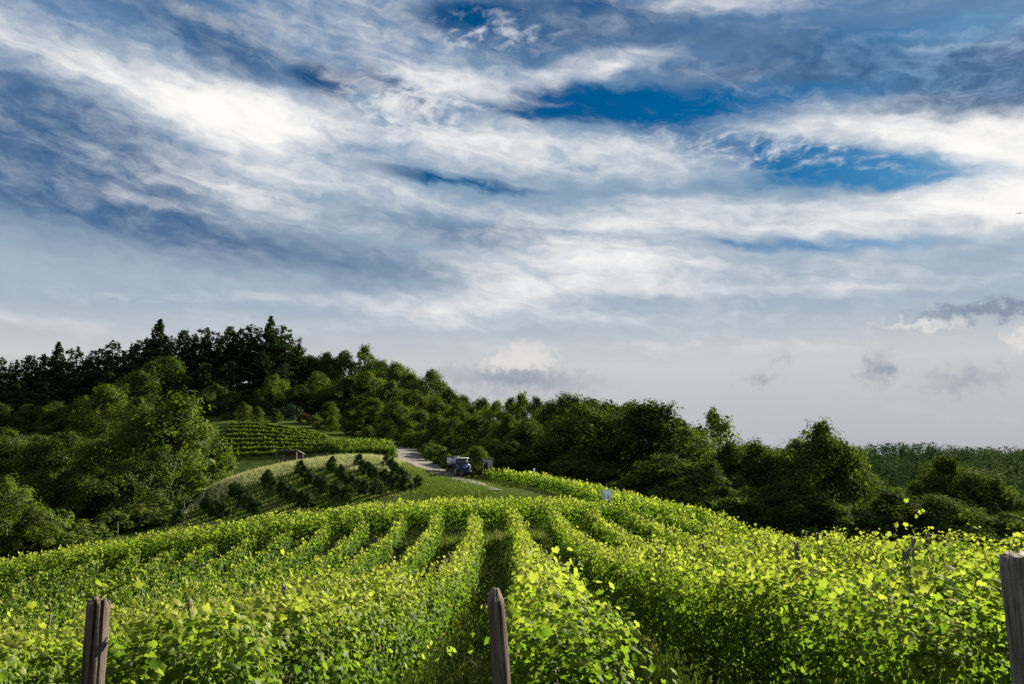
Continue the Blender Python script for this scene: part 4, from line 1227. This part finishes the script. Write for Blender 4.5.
# long canes reaching out of the hedge
def cane(px, py, Y, d, length, label, n=9, size=.062):
    r = np.random.default_rng(int(px * 3))
    p = at(px, py, Y)
    t = np.linspace(0, 1, 14)
    d = np.array(d, float)
    pts = np.array(p) + np.outer(t, d * length) + np.column_stack([.05 * np.sin(t * 5), .04 * np.sin(t * 4), .10 * np.sin(t * PI) * length])
    root = tag(empty('vine_shoot', p), label, 'vine shoot')
    mb = MB(); mb.tube(pts - p, np.linspace(.005, .002, 14), 5); mb.build('stem', M['vinewood'], root, True)
    tt = np.linspace(.1, 1, n)
    pos = np.column_stack([np.interp(tt, t, pts[:, j]) for j in range(3)]) + r.normal(0, .045, (n, 3))
    nrm = sdir + r.normal(0, .35, (n, 3))
    v, f, tn = place_leaves(pos, nrm, size * np.linspace(1.15, .6, n), .72 + .15 * r.random(n), 'lobed', r, .5)
    link('foliage', mesh_np('foliage', v - p, [f], M['vine'], {'tint': tn}), root)


cane(97, 598, 6.2, (.75, .1, .32), .62, 'long vine shoot with pale leaves arching out above the split dark post')
cane(478, 668, 5.6, (-.95, .1, .12), .55, 'leafy vine shoot reaching across the alley beside the leaning round-topped post', 8)
cane(868, 548, 8.5, (.8, .1, .40), .9, 'curling vine shoot rising above the hedge tops against the dark trees')


# ------------------------------------------------------------------ tractor and the things by the track
M['blue'] = pbr('blue_paint', (.018, .06, .19), .4, var=(.012, .042, .13), scale=3, coat=.3)
M['white'] = pbr('white_paint', (.88, .88, .89), .5, var=(.76, .76, .77), scale=3)
M['palepanel'] = pbr('pale_blue_panel', (.58, .66, .74), .5, var=(.44, .52, .60), scale=2.5)
M['rubber'] = pbr('tyre_rubber', (.035, .033, .03), .9, var=(.09, .07, .05), scale=5, bump=.4)
M['dark'] = pbr('dark_metal', (.05, .05, .055), .5, .3, scale=6)
M['rim'] = pbr('rim_paint', (.50, .47, .42), .55, var=(.3, .26, .2), scale=4)
M['glass'] = glass_mat('cab_glass')
M['lamp'] = pbr('headlight_glass', (.8, .82, .85), .15, var=(.6, .62, .66), scale=10)
M['timber'] = pbr('brown_timber', (.26, .19, .15), .85, var=(.13, .09, .075), scale=8, stretch=(1, 1, .3), bump=.4)
M['mauve'] = pbr('faded_board', (.36, .31, .40), .7, var=(.26, .22, .3), scale=4)
M['sheet'] = pbr('grey_roof_sheet', (.24, .21, .20), .7, var=(.14, .12, .11), scale=3, bump=.3)
M['stone'] = pbr('pale_stone', (.5, .48, .45), .9, var=(.34, .32, .3), scale=6, bump=.4)


def wheel(root, x, y, r_, w, rim):
    o = MB().disc((0, 0, 0), 0, r_, r_ * .56, w, 24)
    for k in range(22):
        a = 2 * PI * k / 22
        for s_ in (-1, 1):
            o.box((s_ * w * .24, r_ * 1.0 * math.cos(a + s_ * .07), r_ * 1.0 * math.sin(a + s_ * .07)), (w * .46, r_ * .09, r_ * .05), 0, tilt=a + PI / 2)
    t = o.build('wheel', M['rubber'], root, False); t.location = (x, y, r_)
    m = MB(); m.disc((0, 0, 0), 0, r_ * .57, .07, w * .5, 20); m.disc((0, 0, 0), 0, .10, .0, w * .75, 10)
    m.build('rim', rim, t, False)
    return t


def build_tractor():
    p = at(463, 478, 116); g = gz(p[0], p[1])
    root = tag(empty('tractor', (p[0], p[1], g + .04), R(24)), 'blue farm tractor with glazed cab parked on the verge of the gravel track', 'tractor')
    # front is toward -y
    h = MB(); h.box((0, -1.15, 1.28), (.86, 1.9, .72), bev=.12); h.box((0, -1.2, .80), (.5, 1.9, .34), bev=.05); h.box((0, -1.1, 1.66), (.70, 1.7, .12), bev=.05)
    h.build('hood', M['blue'], root)
    gr = MB(); gr.box((0, -2.115, 1.26), (.62, .04, .52), bev=.01)
    for k in range(5): gr.box((0, -2.14, 1.05 + k * .1), (.58, .02, .025))
    gr.build('grille', M['dark'], root)
    for s_ in (-1, 1):
        MB().box((s_ * .25, -2.145, 1.50), (.24, .05, .13), bev=.03).build('headlight', M['lamp'], root)
        f = MB()
        pts = [(s_ * .78, .55 + .86 * math.cos(a), .82 + .98 * math.sin(a)) for a in np.linspace(-.2, 3.0, 12)]
        for a_, b_ in zip(pts[:-1], pts[1:]):
            m_ = (np.array(a_) + np.array(b_)) / 2; d_ = np.array(b_) - np.array(a_)
            f.box(m_, (.52, float(np.linalg.norm(d_)) * 1.08, .05), 0, tilt=math.atan2(d_[2], d_[1]))
        f.build('fender', M['blue'], root)
        MB().box((s_ * 1.02, -.25, 2.0), (.05, .05, .34)).box((s_ * 1.02, -.27, 2.05), (.20, .05, .30), bev=.02).build('mirror', M['dark'], root)
    c = MB()
    for sx in (-1, 1):
        c.tube([(sx * .62, -.25, 1.35), (sx * .60, -.12, 2.52)], .045, 6); c.tube([(sx * .66, 1.25, 1.35), (sx * .62, 1.15, 2.52)], .05, 6); c.tube([(sx * .68, .55, 1.3), (sx * .62, .5, 2.52)], .04, 6)
    c.box((0, .5, 1.24), (1.42, 1.6, .16), bev=.03)
    c.build('cab', M['dark'], root)
    rf = MB(); rf.box((0, .5, 2.60), (1.5, 1.72, .16), bev=.06); rf.build('roof', M['white'], root)
    for nm, cc, ss in (('windscreen', (0, -.20, 1.93), (1.14, .02, 1.12)), ('rear_window', (0, 1.20, 1.93), (1.2, .02, 1.12)), ('side_window', (-.63, .5, 1.93), (.02, 1.2, 1.12)), ('side_window', (.63, .5, 1.93), (.02, 1.2, 1.12))):
        MB().box(cc, ss).build(nm, M['glass'], root)
    MB().box((0, .75, 1.42), (.5, .5, .16), bev=.05).box((0, .98, 1.75), (.48, .14, .6), bev=.05).build('seat', M['dark'], root)
    MB().tube([(.36, -.75, 1.6), (.36, -.75, 2.5), (.36, -.66, 2.62)], .045, 8).build('exhaust_pipe', M['dark'], root)
    for s_ in (-1, 1):
        wheel(root, s_ * .80, .55, .80, .44, M['rim']); wheel(root, s_ * .74, -1.62, .52, .32, M['rim'])
    MB().box((0, -1.62, .55), (1.3, .14, .14), bev=.03).box((0, .55, .8), (1.4, .24, .24), bev=.04).build('axle', M['dark'], root)
    MB().box((0, -2.45, .75), (.5, .5, .34), bev=.06).build('front_weight', M['dark'], root)
    # the trailer hitched behind it
    q = at(453, 475, 121.5); g2 = gz(q[0], q[1])
    tr = tag(empty('farm_trailer', (q[0], q[1], g2 + .04), R(20)), 'pale high-sided farm trailer with dark top rail standing behind the blue tractor', 'trailer')
    MB().box((0, 0, 1.8), (1.35, 2.0, .95), bev=.05).build('body', M['palepanel'], tr)
    k = MB()
    for sx in (-1, 1): k.box((sx * .70, 0, 2.30), (.09, 2.2, .16)); k.box((sx * .45, 0, 1.15), (.1, 2.5, .3))
    for sy in (-1, 1): k.box((0, sy * 1.05, 2.30), (1.30, .09, .16))
    k.box((0, 0, 1.2), (1.3, 2.0, .2))
    for xx in (-.45, 0, .45): k.box((xx, -1.015, 1.78), (.06, .05, .86))
    k.build('frame', M['dark'], tr)
    MB().box((0, -1.85, .82), (.12, 1.2, .12)).tube([(.35, -1.3, .85), (0, -2.4, .8)], .04, 6).tube([(-.35, -1.3, .85), (0, -2.4, .8)], .04, 6).build('drawbar', M['dark'], tr)
    for s_ in (-1, 1): wheel(tr, s_ * .86, .1, .46, .28, M['rim'])


build_tractor()


def build_notice_frame():
    p = at(487.5, 481, 117); g = gz(p[0], p[1])
    top = at(487.5, 459, 117)[2]; H = top - g
    root = tag(empty('notice_frame', (p[0], p[1], g), R(8)), 'brown timber notice frame with two posts and a faded mauve board beside the track', 'notice board')
    for s_ in (-1, 1): MB().box((s_ * .68, 0, H / 2 - .1), (.16, .16, H - .1), bev=.02).build('post', M['timber'], root)
    MB().box((0, 0, H - .04), (1.75, .2, .16), bev=.02).build('top_beam', M['timber'], root)
    MB().box((.36, -.115, H - .85), (.62, .05, 1.3), bev=.01).build('board', M['mauve'], root)
    MB().box((-.2, -.10, H - .28), (.9, .04, .26), bev=.01).build('name_board', M['mauve'], root)


build_notice_frame()


def build_white_sign():
    p = at(607, 495, 74); g = gz(p[0], p[1]); c = p[2]
    root = tag(empty('sign', (p[0], p[1], g), R(3)), 'small white square sign on a post among the vines before the dark trees', 'sign')
    MB().box((0, 0, c - g), (.84, .035, .84), bev=.01).build('panel', M['white'], root)
    f = MB()
    for s_ in (-1, 1): f.box((s_ * .435, -.004, c - g), (.05, .06, .92)); f.box((0, -.004, c - g + s_ * .435), (.82, .06, .05))
    f.build('frame', M['stone'], root)
    # worn marks on the face
    m = MB(); m.box((-.27, -.021, c - g - .02), (.09, .008, .52)); m.box((.10, -.021, c - g - .14), (.13, .008, .30))
    m.build('markings', pbr('faded_print', (.30, .29, .36), .7, var=(.42, .41, .46), scale=9), root)
    MB().box((.14, .055, (c - g) / 2), (.08, .06, c - g + .6), bev=.01).build('post', M['timber'], root)


build_white_sign()

p = at(534, 482, 104); g = gz(p[0], p[1])
st = tag(empty('marker_stake', (p[0], p[1], g)), 'short white-topped marker stake before the dark trees beyond the track rows', 'marker stake')
MB().box((0, 0, .85), (.11, .11, 1.7), bev=.02).build('shaft', M['timber'], st)
MB().box((0, 0, 2.0), (.22, .14, .66), bev=.03).build('plate', M['white'], st)
p = at(433, 458, 146); g = gz(p[0], p[1])
st = tag(empty('stone_marker', (p[0], p[1], g)), 'small pale stone pillar on the bank where the track enters the wood', 'stone marker')
MB().box((0, 0, .55), (.8, .7, 1.2), bev=.06).build('shaft', M['stone'], st)
MB().box((0, 0, 1.24), (1.0, .9, .18), bev=.05).build('cap', M['stone'], st)

# fence under the dark trees
fr = tag(empty('wire_fence', at(491, 480, 119)), 'thin wire fence running along the foot of the dark trees behind the notice frame', 'fence')
fo = np.array(fr.location)
a, b = at(491, 480, 119), at(549, 486, 108)
tops = []
for i in range(8):
    q = a + (b - a) * i / 7; g = gz(q[0], q[1])
    MB().box((q[0] - fo[0], q[1] - fo[1], g + .6 - fo[2]), (.09, .09, 1.4), bev=.01).build('post', M['greypost'], fr)
    tops.append((q[0] - fo[0], q[1] - fo[1], g - fo[2]))
for hh in (.5, .85, 1.2): MB().tube([(t[0], t[1] - .05, t[2] + hh) for t in tops], .012, 5).build('wire', M['wire'], fr)

# fence posts below the orchard
for i, (px, py, Y, h, lab) in enumerate(((118, 535, 96, 1.7, 'thin grey fence post lowest on the bank beneath the dark hollow trees'), (154, 526, 100, 1.7, 'thin grey fence post before the lone bush on the orchard bank'), (183, 519, 104, 1.8, 'thin grey fence post just uphill of the lone bush on the orchard bank'), (203, 512, 108, 1.7, 'thin grey fence post highest on the bank below the dry grass'))):
    p = at(px, py, Y); o = link('fence_post', MIDP[i % 3]); o.location = (p[0], p[1], gz(p[0], p[1])); o.scale = (1.6, 1.6, h); o.rotation_euler = (.04, .05 * (i - 1), i)
    tag(o, lab, 'fence post', 'fence posts below the orchard')

# lean-to roof at the foot of the hillside vineyard
p = at(290, 452, 146); g = gz(p[0], p[1])
sh = tag(empty('lean_to', (p[0], p[1], g), R(-12)), 'low lean-to with a sloping grey roof at the foot of the hillside vineyard', 'shelter')
rf = MB(); rf.box((0, 0, 2.15), (4.4, 3.0, .10), tilt=R(-14), bev=.02)
rf.build('roof', M['sheet'], sh)
for sx in (-1, 1):
    for sy, hh in ((-1, 2.35), (1, 1.75)): MB().box((sx * 1.9, sy * 1.2, hh / 2), (.14, .14, hh)).build('post', M['timber'], sh)
MB().box((0, 1.28, .85), (3.6, .06, 1.7)).build('back_wall', M['timber'], sh)


def build_bird():
    p = at(1019, 213.5, 110)
    root = tag(empty('bird', p, R(-60)), 'small dark bird gliding high at the edge of the bright cloud', 'bird')
    v, q = [], []
    n = 10; zs = np.linspace(-.22, .26, 9)
    for z_ in zs:
        u = (z_ + .22) / .48; rr = .055 * math.sin(PI * min(1, u * .92 + .06)) ** .7
        for k in range(n): v.append((rr * math.cos(2 * PI * k / n), z_, rr * .9 * math.sin(2 * PI * k / n)))
    q = [(i * n + k, i * n + (k + 1) % n, (i + 1) * n + (k + 1) % n, (i + 1) * n + k) for i in range(8) for k in range(n)]
    m = MB(); m.add(v, q)
    for s_ in (-1, 1):
        w = [(.03, -.09), (.22, -.13), (.46, -.02), (.52, .05), (.24, .05), (.03, .10)]
        up = [(s_ * x, y, .03 + .16 * x - .2 * x * x + .008) for x, y in w]; dn = [(s_ * x, y, .03 + .16 * x - .2 * x * x - .008) for x, y in w]
        m.add(up + dn, [(0, 1, 4, 5), (1, 2, 3, 4), (6, 11, 10, 7), (7, 10, 9, 8)] + [(i, (i + 1) % 6, (i + 1) % 6 + 6, i + 6) for i in range(6)])
    m.add([(-.03, .2, .01), (.03, .2, .01), (.09, .42, .01), (-.09, .42, .01), (-.03, .2, -.006), (.03, .2, -.006), (.09, .42, -.006), (-.09, .42, -.006)], [(0, 1, 2, 3), (7, 6, 5, 4), (0, 4, 5, 1), (1, 5, 6, 2), (2, 6, 7, 3), (3, 7, 4, 0)])
    m.build('body', pbr('bird_feather', (.05, .048, .045), .8, scale=20), root)


build_bird()

# ------------------------------------------------------------------ the air
HAZE = 0.0
if HAZE:
    m, nt, N, L = new_mat('haze_air')
    pv = N('ShaderNodeVolumePrincipled'); pv.inputs['Color'].default_value = (.80, .87, .96, 1); pv.inputs['Density'].default_value = HAZE; pv.inputs['Anisotropy'].default_value = .2
    o = N('ShaderNodeOutputMaterial'); L(pv.outputs[0], o.inputs['Volume'])
    hz = MB().box((0, 1600, 0), (6600, 5200, 130)).build('haze', m)
    tag(hz, 'thin bluish summer air over the valley', 'haze', None, 'stuff')
